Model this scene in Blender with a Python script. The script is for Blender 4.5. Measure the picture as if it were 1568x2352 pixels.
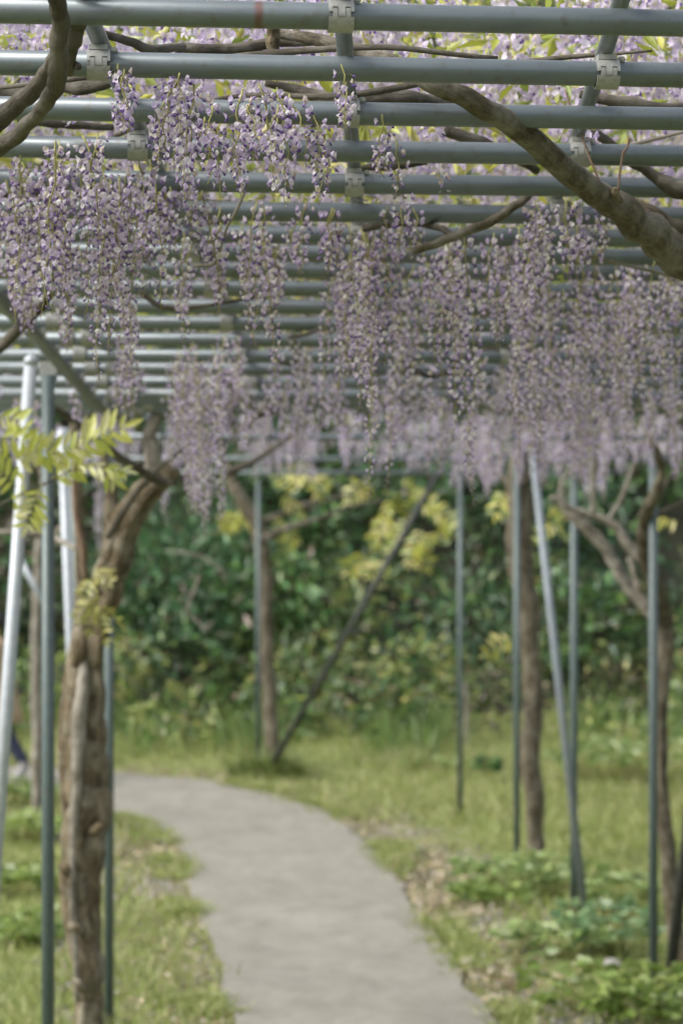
import bpy, math, random
import numpy as np
from mathutils import Vector, Matrix, noise

# ------------------------------------------------------------------ reset
for o in list(bpy.data.objects):
    bpy.data.objects.remove(o)
SC = bpy.context.scene
COL = SC.collection
R = math.radians
random.seed(11)
rng = np.random.default_rng(11)

# ------------------------------------------------------------------ camera
CZ = 2.65                       # eye height above the level ground farther on
cam = bpy.data.cameras.new('camera')
cam.sensor_fit = 'VERTICAL'
cam.sensor_height = 36.0
cam.lens = 85.0
cam.clip_start = 0.1
cam.clip_end = 400
cam.dof.use_dof = True
cam.dof.focus_distance = 4.75
cam.dof.aperture_fstop = 4.1
cam_o = bpy.data.objects.new('camera', cam)
COL.objects.link(cam_o)
cam_o.location = (0, 0, CZ)
cam_o.rotation_euler = (R(90), 0, 0)
SC.camera = cam_o

# ------------------------------------------------------------------ sky, sun, exposure
SUN_EL, SUN_AZ = 46.0, -112.0     # azimuth from +Y (view direction) towards +X
w = bpy.data.worlds.new('World')
SC.world = w
w.use_nodes = True
nt = w.node_tree
nt.nodes.clear()
wo = nt.nodes.new('ShaderNodeOutputWorld')
bg = nt.nodes.new('ShaderNodeBackground')
sky = nt.nodes.new('ShaderNodeTexSky')
sky.sky_type = 'NISHITA'
sky.sun_disc = False
sky.sun_elevation = R(SUN_EL)
sky.sun_rotation = R(SUN_AZ)
sky.air_density = 1.0
sky.dust_density = 4.0
sky.ozone_density = 1.0
hsv = nt.nodes.new('ShaderNodeHueSaturation')
hsv.inputs['Saturation'].default_value = 0.38       # thin overcast, greyer than a clear sky
bg.inputs['Strength'].default_value = 0.15
nt.links.new(sky.outputs['Color'], hsv.inputs['Color'])
nt.links.new(hsv.outputs['Color'], bg.inputs['Color'])
nt.links.new(bg.outputs['Background'], wo.inputs['Surface'])

sun = bpy.data.lights.new('sun', 'SUN')
sun.energy = 1.5
sun.angle = R(28)
sun.color = (1.0, 0.95, 0.86)
sun_o = bpy.data.objects.new('sun', sun)
COL.objects.link(sun_o)
sd = Vector((math.sin(R(SUN_AZ)) * math.cos(R(SUN_EL)), math.cos(R(SUN_AZ)) * math.cos(R(SUN_EL)), math.sin(R(SUN_EL))))
sun_o.rotation_euler = (-sd).to_track_quat('-Z', 'Y').to_euler()

SC.view_settings.view_transform = 'Standard'
SC.view_settings.look = 'None'
SC.view_settings.exposure = 0.9
SC.view_settings.gamma = 1.0
SC.view_settings.use_curve_mapping = False
SC.render.engine = 'CYCLES'
cy = SC.cycles
cy.use_denoising = True
cy.max_bounces = 4
cy.diffuse_bounces = 3
cy.glossy_bounces = 3
cy.transmission_bounces = 4
cy.use_adaptive_sampling = True
cy.adaptive_threshold = 0.02

# ------------------------------------------------------------------ geometry helpers
F = 85.0 / 36.0 * 2352.0          # focal length in units of a 1568 x 2352 picture


def P(x, y, d):
    return Vector(((x - 784.0) * d / F, d, CZ + (1176.0 - y) * d / F))


GP = [(-30, 0.6), (-12, 1.05), (-4, 1.05), (0, 1.0), (4, .68), (9, .26), (12.2, .07), (15, .03), (18, -.03), (22, -.05),
      (26, .02), (28.5, .25), (30, .9), (32, 2.2), (36, 4.6), (44, 9.0), (60, 15.5), (90, 26), (160, 42)]


def ground_profile(d):
    for (a, za), (b, zb) in zip(GP, GP[1:]):
        if d <= b:
            t = max(0.0, (d - a) / (b - a))
            return za + (zb - za) * t
    return GP[-1][1]


def gz(x, d):
    s = 0.0
    z = 0.0
    for k in (-.6, 0, .6):
        z += ground_profile(d + k)
    z /= 3
    near = 1.0 if d < 27 else 2.5
    return z + near * 0.035 * noise.noise((x * .55, d * .55, 3.1)) + near * .02 * noise.noise((x * 1.9, d * 1.9, 9.3))


def ground_at(x, y):
    """the ground point seen at picture position x, y"""
    lo, hi = 3.0, 34.0
    for _ in range(40):
        m = (lo + hi) / 2
        p = P(x, y, m)
        if p.z > gz(p.x, m):
            lo = m
        else:
            hi = m
    p = P(x, y, lo)
    return Vector((p.x, p.y, gz(p.x, p.y)))


class MB:
    def __init__(self):
        self.v, self.f, self.c, self.b = [], [], [], []

    def add(self, verts, faces, col=None, bark=None):
        n = len(self.v)
        self.v.extend(verts)
        self.f.extend([tuple(i + n for i in f) for f in faces])
        if col is not None:
            self.c.extend([col] * len(verts) if not isinstance(col, list) else col)
        if bark is not None:
            self.b.extend(bark)

    def mesh(self, name, mat, smooth=True):
        me = bpy.data.meshes.new(name)
        me.from_pydata([tuple(v) for v in self.v], [], self.f)
        finish(me, mat, smooth, self.c if len(self.c) == len(self.v) and self.c else None,
               self.b if len(self.b) == len(self.v) and self.b else None)
        return me

    def build(self, name, mat, parent=None, smooth=True):
        return link(name, self.mesh(name, mat, smooth), parent)


def finish(me, mat, smooth=True, cols=None, bark=None):
    if mat is not None:
        me.materials.append(mat)
    if smooth:
        me.polygons.foreach_set('use_smooth', np.ones(len(me.polygons), dtype=bool))
    if cols is not None:
        a = me.attributes.new('tint', 'FLOAT_COLOR', 'POINT')
        arr = np.ones((len(me.vertices), 4), dtype=np.float32)
        arr[:, :3] = np.asarray(cols, dtype=np.float32)
        a.data.foreach_set('color', arr.ravel())
    if bark is not None:
        a = me.attributes.new('bark_co', 'FLOAT_VECTOR', 'POINT')
        a.data.foreach_set('vector', np.asarray(bark, dtype=np.float32).ravel())
    me.update()


def fast_mesh(name, V, Fc, cols, mat, smooth=False):
    """V (n,3), Fc (m,3 or 4) numpy arrays"""
    me = bpy.data.meshes.new(name)
    k = Fc.shape[1]
    me.vertices.add(len(V))
    me.vertices.foreach_set('co', V.astype(np.float32).ravel())
    me.loops.add(Fc.size)
    me.loops.foreach_set('vertex_index', Fc.astype(np.int32).ravel())
    me.polygons.add(len(Fc))
    me.polygons.foreach_set('loop_start', np.arange(0, Fc.size, k, dtype=np.int32))
    finish(me, mat, smooth, cols)
    me.validate()
    return me


def link(name, me, parent=None):
    o = bpy.data.objects.new(name, me)
    COL.objects.link(o)
    if parent is not None:
        attach(o, parent)
    return o


ROOTLOC = {}


def attach(o, parent):
    """children are built in world coordinates; keep them there under an unrotated parent"""
    o.parent = parent
    o.location = Vector(o.location) - ROOTLOC.get(parent.name, Vector((0, 0, 0)))


def root(name, loc, label, cat, group=None):
    o = bpy.data.objects.new(name, None)
    COL.objects.link(o)
    o.location = loc
    o.empty_display_size = .1
    ROOTLOC[o.name] = Vector(loc)
    return tag(o, label, cat, group)


def tag(o, label=None, cat=None, group=None, kind=None):
    if label:
        o['label'] = label
    if cat:
        o['category'] = cat
    if group:
        o['group'] = group
    if kind:
        o['kind'] = kind
    return o


def catmull(pts, n):
    """pts: list of equal length tuples -> n samples between each pair"""
    pts = [np.array(p, dtype=float) for p in pts]
    if len(pts) == 2:
        return [pts[0] + (pts[1] - pts[0]) * t for t in np.linspace(0, 1, n + 1)]
    out = []
    ext = [2 * pts[0] - pts[1]] + pts + [2 * pts[-1] - pts[-2]]
    for i in range(1, len(ext) - 2):
        p0, p1, p2, p3 = ext[i - 1:i + 3]
        for k in range(n):
            t = k / n
            out.append(.5 * ((2 * p1) + (-p0 + p2) * t + (2 * p0 - 5 * p1 + 4 * p2 - p3) * t * t + (-p0 + 3 * p1 - 3 * p2 + p3) * t ** 3))
    out.append(pts[-1])
    return out


def tube(path, radii, sides=10, lump=0.0, seed=0.0, cap=True, twist=0.0, lumpscale=9.0, flute=0.0):
    """generalised cylinder; returns verts, faces, bark coordinates"""
    pts = [Vector(p) for p in path]
    n = len(pts)
    V, Fc, B = [], [], []
    t0 = (pts[1] - pts[0]).normalized()
    up = Vector((0, 0, 1)) if abs(t0.z) < .9 else Vector((1, 0, 0))
    u = t0.cross(up).normalized()
    s = 0.0
    for i, p in enumerate(pts):
        t = (pts[min(i + 1, n - 1)] - pts[max(i - 1, 0)]).normalized()
        u = (u - t * u.dot(t)).normalized()
        v = t.cross(u)
        if i:
            s += (pts[i] - pts[i - 1]).length
        for k in range(sides):
            a = 2 * math.pi * k / sides + twist * s
            r = radii[i]
            ca, sa = math.cos(a), math.sin(a)
            if lump:
                q = Vector((ca * 1.5, sa * 1.5, s * lumpscale * .22)) + Vector((seed, seed * .7, seed * 1.3))
                q2 = Vector((ca * 3.4, sa * 3.4, s * lumpscale * .45)) + Vector((seed, seed * .2, seed * 2.3))
                r *= 1 + lump * (noise.noise(q) * 1.1 + .6 * noise.noise(q2))
                if flute:
                    r *= 1 + flute * (math.sin(4 * a + 2.6 * s + seed + 1.5 * noise.noise((s * 1.7, seed, 0))) + .6 * math.sin(7 * a - 3.5 * s + seed * 2) + .35 * math.sin(13 * a + 2 * s))
            V.append(p + (u * ca + v * sa) * r)
            B.append((ca * radii[i] + seed, sa * radii[i], s))
    for i in range(n - 1):
        for k in range(sides):
            a, b = i * sides + k, i * sides + (k + 1) % sides
            Fc.append((a, b, b + sides, a + sides))
    if cap:
        V.append(pts[0]); B.append((seed, 0, 0))
        V.append(pts[-1]); B.append((seed, 0, s))
        c0, c1 = len(V) - 2, len(V) - 1
        for k in range(sides):
            Fc.append((c0, (k + 1) % sides, k))
            Fc.append((c1, (n - 1) * sides + k, (n - 1) * sides + (k + 1) % sides))
    return V, Fc, B


# ------------------------------------------------------------------ materials
def mat(name):
    m = bpy.data.materials.new(name)
    m.use_nodes = True
    nd = m.node_tree.nodes
    return m, nd, m.node_tree.links, nd['Principled BSDF']


def ramp(nd, stops):
    r = nd.new('ShaderNodeValToRGB')
    el = r.color_ramp.elements
    while len(el) < len(stops):
        el.new(.5)
    for e, (p, c) in zip(el, stops):
        e.position = p
        e.color = (*c, 1)
    return r


def noise_node(nd, ln, scale, detail=4, rough=.55, vec=None, scl=None):
    n = nd.new('ShaderNodeTexNoise')
    n.inputs['Scale'].default_value = scale
    n.inputs['Detail'].default_value = detail
    n.inputs['Roughness'].default_value = rough
    if vec is not None:
        if scl:
            mp = nd.new('ShaderNodeMapping')
            mp.inputs['Scale'].default_value = scl
            ln.new(vec, mp.inputs['Vector'])
            vec = mp.outputs['Vector']
        ln.new(vec, n.inputs['Vector'])
    return n


def bump(nd, ln, h, b, strength, dist):
    bp = nd.new('ShaderNodeBump')
    bp.inputs['Strength'].default_value = strength
    bp.inputs['Distance'].default_value = dist
    ln.new(h, bp.inputs['Height'])
    ln.new(bp.outputs['Normal'], b.inputs['Normal'])


def pipe_mat(name, c0, c1, rough, metal, grime=(.10, .09, .065), stain_x=None):
    m, nd, ln, b = mat(name)
    tc = nd.new('ShaderNodeTexCoord')
    n1 = noise_node(nd, ln, 6, 6, .6, tc.outputs['Object'], (1, 5, 5))
    n2 = noise_node(nd, ln, 38, 3, .6, tc.outputs['Object'])
    r1 = ramp(nd, [(.3, c0), (.7, c1)])
    ln.new(n1.outputs['Fac'], r1.inputs['Fac'])
    mx = nd.new('ShaderNodeMixRGB')
    r2 = ramp(nd, [(.56, (0, 0, 0)), (.74, (.55, .55, .55))])
    ln.new(n2.outputs['Fac'], r2.inputs['Fac'])
    ln.new(r2.outputs['Color'], mx.inputs['Fac'])
    ln.new(r1.outputs['Color'], mx.inputs['Color1'])
    mx.inputs['Color2'].default_value = (*grime, 1)
    out = mx.outputs['Color']
    if stain_x is not None:
        sp = nd.new('ShaderNodeSeparateXYZ')
        ln.new(tc.outputs['Object'], sp.inputs['Vector'])
        ad = nd.new('ShaderNodeMath'); ad.operation = 'ADD'
        ns = noise_node(nd, ln, 60, 3, .6, tc.outputs['Object'])
        ml = nd.new('ShaderNodeMath'); ml.operation = 'MULTIPLY_ADD'
        ln.new(ns.outputs['Fac'], ml.inputs[0]); ml.inputs[1].default_value = .012
        ln.new(sp.outputs['X'], ml.inputs[2])
        ln.new(ml.outputs[0], ad.inputs[0]); ad.inputs[1].default_value = -stain_x - .006
        ab = nd.new('ShaderNodeMath'); ab.operation = 'ABSOLUTE'
        ln.new(ad.outputs[0], ab.inputs[0])
        mr = nd.new('ShaderNodeMapRange')
        mr.inputs['From Min'].default_value = .003
        mr.inputs['From Max'].default_value = .011
        mr.inputs['To Min'].default_value = .75
        mr.inputs['To Max'].default_value = 0
        ln.new(ab.outputs[0], mr.inputs['Value'])
        m2 = nd.new('ShaderNodeMixRGB')
        ln.new(mr.outputs['Result'], m2.inputs['Fac'])
        ln.new(out, m2.inputs['Color1'])
        m2.inputs['Color2'].default_value = (.13, .05, .035, 1)
        out = m2.outputs['Color']
    ln.new(out, b.inputs['Base Color'])
    rr = nd.new('ShaderNodeMapRange')
    rr.inputs['To Min'].default_value = rough - .08
    rr.inputs['To Max'].default_value = rough + .14
    ln.new(n2.outputs['Fac'], rr.inputs['Value'])
    ln.new(rr.outputs['Result'], b.inputs['Roughness'])
    b.inputs['Metallic'].default_value = metal
    bump(nd, ln, n2.outputs['Fac'], b, .12, .002)
    return m


def bark_mat(name, cols, grain=(26, 26, 5), strength=.8, dist=.012):
    m, nd, ln, b = mat(name)
    at = nd.new('ShaderNodeAttribute')
    at.attribute_name = 'bark_co'
    n1 = noise_node(nd, ln, 1.0, 7, .68, at.outputs['Vector'], grain)
    n2 = noise_node(nd, ln, 11.0, 5, .65, at.outputs['Vector'])
    n3 = noise_node(nd, ln, 55.0, 3, .6, at.outputs['Vector'])
    r1 = ramp(nd, [(.30, cols[0]), (.47, cols[1]), (.66, cols[2])])
    ln.new(n1.outputs['Fac'], r1.inputs['Fac'])
    mx = nd.new('ShaderNodeMixRGB')
    r2 = ramp(nd, [(.44, (0, 0, 0)), (.66, (.8, .8, .8))])
    ln.new(n2.outputs['Fac'], r2.inputs['Fac'])
    ln.new(r2.outputs['Color'], mx.inputs['Fac'])
    ln.new(r1.outputs['Color'], mx.inputs['Color1'])
    mx.inputs['Color2'].default_value = (*cols[3], 1)
    ln.new(mx.outputs['Color'], b.inputs['Base Color'])
    b.inputs['Roughness'].default_value = .85
    ad = nd.new('ShaderNodeMath'); ad.operation = 'MULTIPLY_ADD'
    ln.new(n3.outputs['Fac'], ad.inputs[0]); ad.inputs[1].default_value = .35
    ln.new(n1.outputs['Fac'], ad.inputs[2])
    bump(nd, ln, ad.outputs[0], b, strength, dist)
    return m


def tint_mat(name, transl=.35, rough=.5, gloss=.06):
    """leaf or petal: own colour from the 'tint' attribute, some light passing through"""
    m = bpy.data.materials.new(name)
    m.use_nodes = True
    nd, ln = m.node_tree.nodes, m.node_tree.links
    nd.clear()
    out = nd.new('ShaderNodeOutputMaterial')
    at = nd.new('ShaderNodeAttribute')
    at.attribute_name = 'tint'
    d = nd.new('ShaderNodeBsdfDiffuse')
    t = nd.new('ShaderNodeBsdfTranslucent')
    ln.new(at.outputs['Color'], d.inputs['Color'])
    ln.new(at.outputs['Color'], t.inputs['Color'])
    mx = nd.new('ShaderNodeMixShader')
    mx.inputs['Fac'].default_value = transl
    ln.new(d.outputs[0], mx.inputs[1])
    ln.new(t.outputs[0], mx.inputs[2])
    last = mx
    if gloss > 0:
        g = nd.new('ShaderNodeBsdfGlossy')
        g.inputs['Roughness'].default_value = rough
        g.inputs['Color'].default_value = (1, 1, 1, 1)
        m2 = nd.new('ShaderNodeMixShader')
        m2.inputs['Fac'].default_value = gloss
        ln.new(mx.outputs[0], m2.inputs[1])
        ln.new(g.outputs[0], m2.inputs[2])
        last = m2
    ln.new(last.outputs[0], out.inputs['Surface'])
    return m


def flat_mat(name, c, rough=.6, nscale=20, vary=.25, metal=0):
    m, nd, ln, b = mat(name)
    tc = nd.new('ShaderNodeTexCoord')
    n = noise_node(nd, ln, nscale, 5, .6, tc.outputs['Object'])
    r = ramp(nd, [(.3, tuple(x * (1 - vary) for x in c)), (.7, tuple(min(1, x * (1 + vary)) for x in c))])
    ln.new(n.outputs['Fac'], r.inputs['Fac'])
    ln.new(r.outputs['Color'], b.inputs['Base Color'])
    b.inputs['Roughness'].default_value = rough
    b.inputs['Metallic'].default_value = metal
    return m


M = {}
M['rail'] = pipe_mat('coated_pipe', (.115, .140, .155), (.155, .180, .192), .33, .35)
M['rail_stained'] = pipe_mat('coated_pipe_rust', (.115, .140, .155), (.155, .180, .192), .33, .35, stain_x=-.147)
M['post'] = pipe_mat('green_grey_post', (.070, .102, .104), (.095, .125, .125), .40, .1)
M['dark_pole'] = pipe_mat('dark_pole', (.026, .030, .028), (.042, .045, .040), .55, .05)
M['galv'] = pipe_mat('galvanised_pipe', (.36, .40, .45), (.46, .49, .525), .50, .25, (.30, .30, .28))
M['galv_dull'] = pipe_mat('weathered_galvanised_pipe', (.17, .20, .23), (.23, .26, .285), .5, .2, (.18, .18, .17))
M['clamp'] = flat_mat('clamp_metal', (.32, .325, .31), .5, 60, .2, .35)
M['bark'] = bark_mat('wisteria_bark', [(.014, .011, .008), (.043, .036, .025), (.088, .076, .056), (.14, .128, .105)])
M['bark_old'] = bark_mat('old_trunk_bark', [(.014, .010, .005), (.108, .080, .044), (.225, .180, .108), (.31, .285, .215)], (30, 30, 8), 1.0, .03)
M['bark_dark'] = bark_mat('dark_trunk_bark', [(.016, .012, .007), (.068, .054, .032), (.145, .120, .078), (.22, .20, .15)], (30, 30, 3.6), .9, .025)
M['bark_pale'] = bark_mat('pale_bark', [(.055, .047, .034), (.14, .124, .096), (.25, .23, .19), (.33, .31, .27)])
M['bark_smooth'] = bark_mat('lenticel_bark', [(.026, .021, .013), (.072, .058, .034), (.13, .108, .072), (.25, .235, .20)], (90, 90, 30), 1.0, .008)
M['twig'] = bark_mat('twig_bark', [(.10, .06, .04), (.17, .11, .075), (.24, .17, .12), (.2, .15, .11)])
M['petal'] = tint_mat('petal', .5, .6, .02)
M['leaf'] = tint_mat('leaf', .42, .45, .05)
M['evergreen'] = tint_mat('evergreen_leaf', .25, .4, .045)
M['grass'] = tint_mat('grass_blade', .35, .5, .04)
M['dry'] = tint_mat('dry_leaf', .15, .7, .0)
M['stem'] = flat_mat('flower_stem', (.30, .29, .10), .7, 30, .25)
M['stone'] = flat_mat('stone', (.36, .35, .34), .8, 25, .3)


def ground_mat():
    m, nd, ln, b = mat('soil_and_turf')
    tc = nd.new('ShaderNodeTexCoord')
    a = noise_node(nd, ln, 1.1, 5, .6, tc.outputs['Object'])
    c = noise_node(nd, ln, 11, 6, .7, tc.outputs['Object'])
    g = ramp(nd, [(.25, (.09, .12, .028)), (.5, (.155, .18, .05)), (.75, (.22, .225, .08))])
    ln.new(c.outputs['Fac'], g.inputs['Fac'])
    s = ramp(nd, [(.3, (.12, .10, .07)), (.6, (.19, .17, .135)), (.8, (.25, .23, .195))])
    ln.new(c.outputs['Fac'], s.inputs['Fac'])
    f = ramp(nd, [(.60, (0, 0, 0)), (.70, (1, 1, 1))])
    ln.new(a.outputs['Fac'], f.inputs['Fac'])
    mx = nd.new('ShaderNodeMixRGB')
    ln.new(f.outputs['Color'], mx.inputs['Fac'])
    ln.new(g.outputs['Color'], mx.inputs['Color1'])
    ln.new(s.outputs['Color'], mx.inputs['Color2'])
    ln.new(mx.outputs['Color'], b.inputs['Base Color'])
    b.inputs['Roughness'].default_value = .95
    bump(nd, ln, c.outputs['Fac'], b, .7, .05)
    return m


def path_mat():
    m, nd, ln, b = mat('worn_concrete')
    tc = nd.new('ShaderNodeTexCoord')
    a = noise_node(nd, ln, 3.4, 8, .72, tc.outputs['Object'], (1, .6, 1))
    c = noise_node(nd, ln, 9, 7, .75, tc.outputs['Object'])
    g = ramp(nd, [(.28, (.162, .154, .125)), (.5, (.214, .204, .171)), (.74, (.266, .254, .216))])
    ln.new(a.outputs['Fac'], g.inputs['Fac'])
    s = ramp(nd, [(.3, (.55, .54, .5)), (.52, (1, 1, 1)), (.75, (1.15, 1.15, 1.12))])
    ln.new(c.outputs['Fac'], s.inputs['Fac'])
    mx = nd.new('ShaderNodeMixRGB'); mx.blend_type = 'MULTIPLY'; mx.inputs['Fac'].default_value = .5
    ln.new(g.outputs['Color'], mx.inputs['Color1'])
    ln.new(s.outputs['Color'], mx.inputs['Color2'])
    ln.new(mx.outputs['Color'], b.inputs['Base Color'])
    b.inputs['Roughness'].default_value = .9
    bump(nd, ln, c.outputs['Fac'], b, .5, .01)
    return m


M['ground'] = ground_mat()
M['path'] = path_mat()

# ------------------------------------------------------------------ ground and hillside
xs = sorted(set([round(v, 3) for v in np.concatenate([np.linspace(-60, -9, 18), np.linspace(-8.5, 8.5, 69), np.linspace(9, 60, 18)])]))
ys = sorted(set([round(v, 3) for v in np.concatenate([np.linspace(-25, 0, 11), np.linspace(.5, 9.5, 19), np.linspace(10, 31, 85), np.linspace(31.5, 50, 24), np.linspace(54, 160, 24)])]))
gm = MB()
gm.v = [(x, y, gz(x, y)) for y in ys for x in xs]
nx = len(xs)
gm.f = [(j * nx + i, j * nx + i + 1, (j + 1) * nx + i + 1, (j + 1) * nx + i) for j in range(len(ys) - 1) for i in range(nx - 1)]
ground = tag(gm.build('ground', M['ground']), kind='structure')
ground.data.materials.append(flat_mat('leaf_mould', (.030, .031, .017), .95, 3, .45))     # woodland floor on the bank
for p_ in ground.data.polygons:
    if p_.center.y > 28.4 + .5 * noise.noise((p_.center.x * .7, 0, 2)):
        p_.material_index = 1

PL = [(540, 2352), (497, 2230), (455, 2090), (425, 1985), (385, 1935), (325, 1895), (265, 1878), (170, 1845), (80, 1812), (0, 1797), (-130, 1785), (-420, 1772)]
PR = [(1140, 2352), (1046, 2225), (962, 2100), (898, 2005), (845, 1940), (760, 1880), (640, 1832), (500, 1801), (300, 1781), (80, 1765), (-130, 1753), (-420, 1738)]
gl = [ground_at(*p) for p in PL]
gr = [ground_at(*p) for p in PR]
gl = [Vector((.55, -6, 0)), Vector((.45, 2, 0)), Vector((0.02, 8, 0))] + gl
gr = [Vector((1.95, -6, 0)), Vector((1.75, 2, 0)), Vector((1.15, 8, 0))] + gr
cl = catmull([(p.x, p.y) for p in gl], 16)
cr = catmull([(p.x, p.y) for p in gr], 16)
pm = MB()
NC = 11
for i, (a, b) in enumerate(zip(cl, cr)):
    wob = .06 * noise.noise((a[0] * 1.3, a[1] * 1.3, 1.7)) + .05 * noise.noise((a[0] * 4, a[1] * 4, 3.7)) + .015 * noise.noise((i * 1.1, 0, 5.7))
    wob2 = .06 * noise.noise((b[0] * 1.3, b[1] * 1.3, 1.7)) + .05 * noise.noise((b[0] * 4, b[1] * 4, 3.7)) + .012 * noise.noise((i * 1.2, 0, 8.7))
    for k in range(NC):
        t = min(1, max(0, (k - 1) / (NC - 3)))
        p = a * (1 - t) + b * t
        if k <= 1:
            p = p + np.array([wob, 0])
        if k >= NC - 2:
            p = p + np.array([wob2, 0])
        edge = k in (0, NC - 1)
        pm.v.append((p[0], p[1], gz(p[0], p[1]) + (-.03 if edge else .022)))
for i in range(len(cl) - 1):
    for k in range(NC - 1):
        a = i * NC + k
        pm.f.append((a, a + 1, a + NC + 1, a + NC))
path_o = tag(pm.build('path', M['path'], None, False), kind='structure')
PATHPOLY = np.array([tuple(p) for p in cl] + [tuple(p) for p in cr[::-1]])


def in_path(X, Y, grow=0.0):
    n = len(PATHPOLY)
    inside = np.zeros(len(X), dtype=bool)
    j = n - 1
    for i in range(n):
        xi, yi = PATHPOLY[i]
        xj, yj = PATHPOLY[j]
        c = ((yi > Y) != (yj > Y))
        with np.errstate(divide='ignore', invalid='ignore'):
            xx = (xj - xi) * (Y - yi) / (yj - yi + 1e-12) + xi
        inside ^= c & (X < xx)
        j = i
    return inside


# ------------------------------------------------------------------ pipe trellis
RY = [38, 160, 261, 346, 423, 486, 540, 583, 624, 665, 704, 744, 781, 818, 849, 880, 908]
RD = [4.35 + .353 * k for k in range(17)]
RZ = [CZ + (1176 - y) * d / F for y, d in zip(RY, RD)]
for k in range(17, 25):
    RD.append(4.35 + .353 * k)
    RZ.append(CZ + .478 - .004 * (k - 17))


def trellis_z(d):
    return float(np.interp(d, RD, RZ)) if d < RD[-1] else CZ + .45 - .008 * (d - RD[-1])


def y_to_d(y):
    if y <= 908:
        return float(np.interp(y, RY, RD[:17])) if y >= 38 else 4.35 - (38 - y) / 122 * .353
    return .475 * F / (1176 - y)


SK = .098                          # rails run slightly away to the right
XS = .022                          # cross rails drift


def straight(a, b, r, name, material, parent, sides=20, seg=1, sag=0.0):
    a, b = Vector(a), Vector(b)
    pts = [a.lerp(b, i / seg) for i in range(seg + 1)]
    if sag:
        pts = [p + Vector((0, 0, sag * math.sin(math.pi * i / seg))) for i, p in enumerate(pts)]
    v, f, _ = tube(pts, [r] * len(pts), sides)
    o = link(name, None and 0 or _pipe_mesh(name, v, f, material, len(pts), sides), None)
    attach(o, parent)
    return o


def _pipe_mesh(name, v, f, material, n, sides):
    me = bpy.data.meshes.new(name)
    me.from_pydata([tuple(x) for x in v], [], f)
    me.materials.append(material)
    me.polygons.foreach_set('use_smooth', np.array([len(p.vertices) == 4 for p in me.polygons], dtype=bool))
    me.update()
    return me


trellis = root('pipe_trellis', (-1.1, 9.15, gz(-1.1, 9.15)), 'grey green pipe trellis whose close rails roof the near part of the path', 'trellis')
RR = .0243
for k in range(20):
    d, z = RD[k], RZ[k]
    j1, j2 = random.uniform(-.004, .004), random.uniform(-.004, .004)
    straight((-1.75, d - 1.75 * SK + j1, z + j1), (2.25, d + 2.25 * SK + j2, z + j2), RR, 'rail', M['rail_stained'] if k == 0 else M['rail'], trellis, 22)


def sector(mb, r0, r1, a0, a1, x0, x1, n=6):
    """arc block round the x axis"""
    V, Fc = [], []
    for i in range(n + 1):
        a = R(a0 + (a1 - a0) * i / n)
        c, s = math.cos(a), math.sin(a)
        for x, r in ((x0, r0), (x1, r0), (x1, r1), (x0, r1)):
            V.append((x, -r * c, r * s))
    for i in range(n):
        o = i * 4
        for k in range(4):
            Fc.append((o + k, o + (k + 1) % 4, o + 4 + (k + 1) % 4, o + 4 + k))
    Fc.append((3, 2, 1, 0))
    o = n * 4
    Fc.append((o, o + 1, o + 2, o + 3))
    mb.add(V, Fc)


def box(mb, c, s):
    cx, cy_, cz = c
    a, b, d = s[0] / 2, s[1] / 2, s[2] / 2
    V = [(cx + i * a, cy_ + j * b, cz + k * d) for k in (-1, 1) for j in (-1, 1) for i in (-1, 1)]
    mb.add(V, [(0, 2, 3, 1), (4, 5, 7, 6), (0, 1, 5, 4), (2, 6, 7, 3), (0, 4, 6, 2), (1, 3, 7, 5)])


# clamp: an upper jaw with teeth that interlock with a lower jaw, a saddle for the cross rail and a bolt
ub = MB()
sector(ub, RR + .0005, RR + .0055, 22, 150, -.0225, .0225, 10)
sector(ub, RR + .0005, RR + .0055, -12, 21.9, -.0065, .0065, 4)
sector(ub, RR + .0005, RR + .0055, 4, 21.9, -.0225, -.0165, 3)
sector(ub, RR + .0005, RR + .0055, 4, 21.9, .0165, .0225, 3)
box(ub, (0, 0, RR + .008), (.036, .03, .010))
UP_ME = ub.mesh('upper_jaw', M['clamp'], False)
lb = MB()
sector(lb, RR + .0005, RR + .0052, -160, -14, -.0225, .0225, 12)
sector(lb, RR + .0005, RR + .0052, -13.9, 17, -.0160, -.0075, 4)
sector(lb, RR + .0005, RR + .0052, -13.9, 17, .0075, .0160, 4)
LO_ME = lb.mesh('lower_jaw', M['clamp'], False)
bb = MB()
v, f, _ = tube([(.030, -.01, .028), (.030, .012, .030)], [.007, .007], 6)
bb.add(v, f)
v, f, _ = tube([(.030, -.016, .028), (.030, .02, .030)], [.0035, .0035], 6)
bb.add(v, f)
box(bb, (.024, 0, .024), (.014, .010, .014))
BO_ME = bb.mesh('bolt', M['clamp'], False)
cross_x = [-.985, -.475, -.002, .512, 1.02, 1.52]


def add_clamp(loc, rz):
    c = bpy.data.objects.new('clamp', UP_ME)
    COL.objects.link(c)
    c.location = loc
    c.rotation_euler = (R(random.uniform(-3, 3)), 0, rz)
    attach(c, trellis)
    for n_, me in (('lower_jaw', LO_ME), ('bolt', BO_ME)):
        q = bpy.data.objects.new(n_, me)
        COL.objects.link(q)
        q.parent = c
    return c


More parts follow.
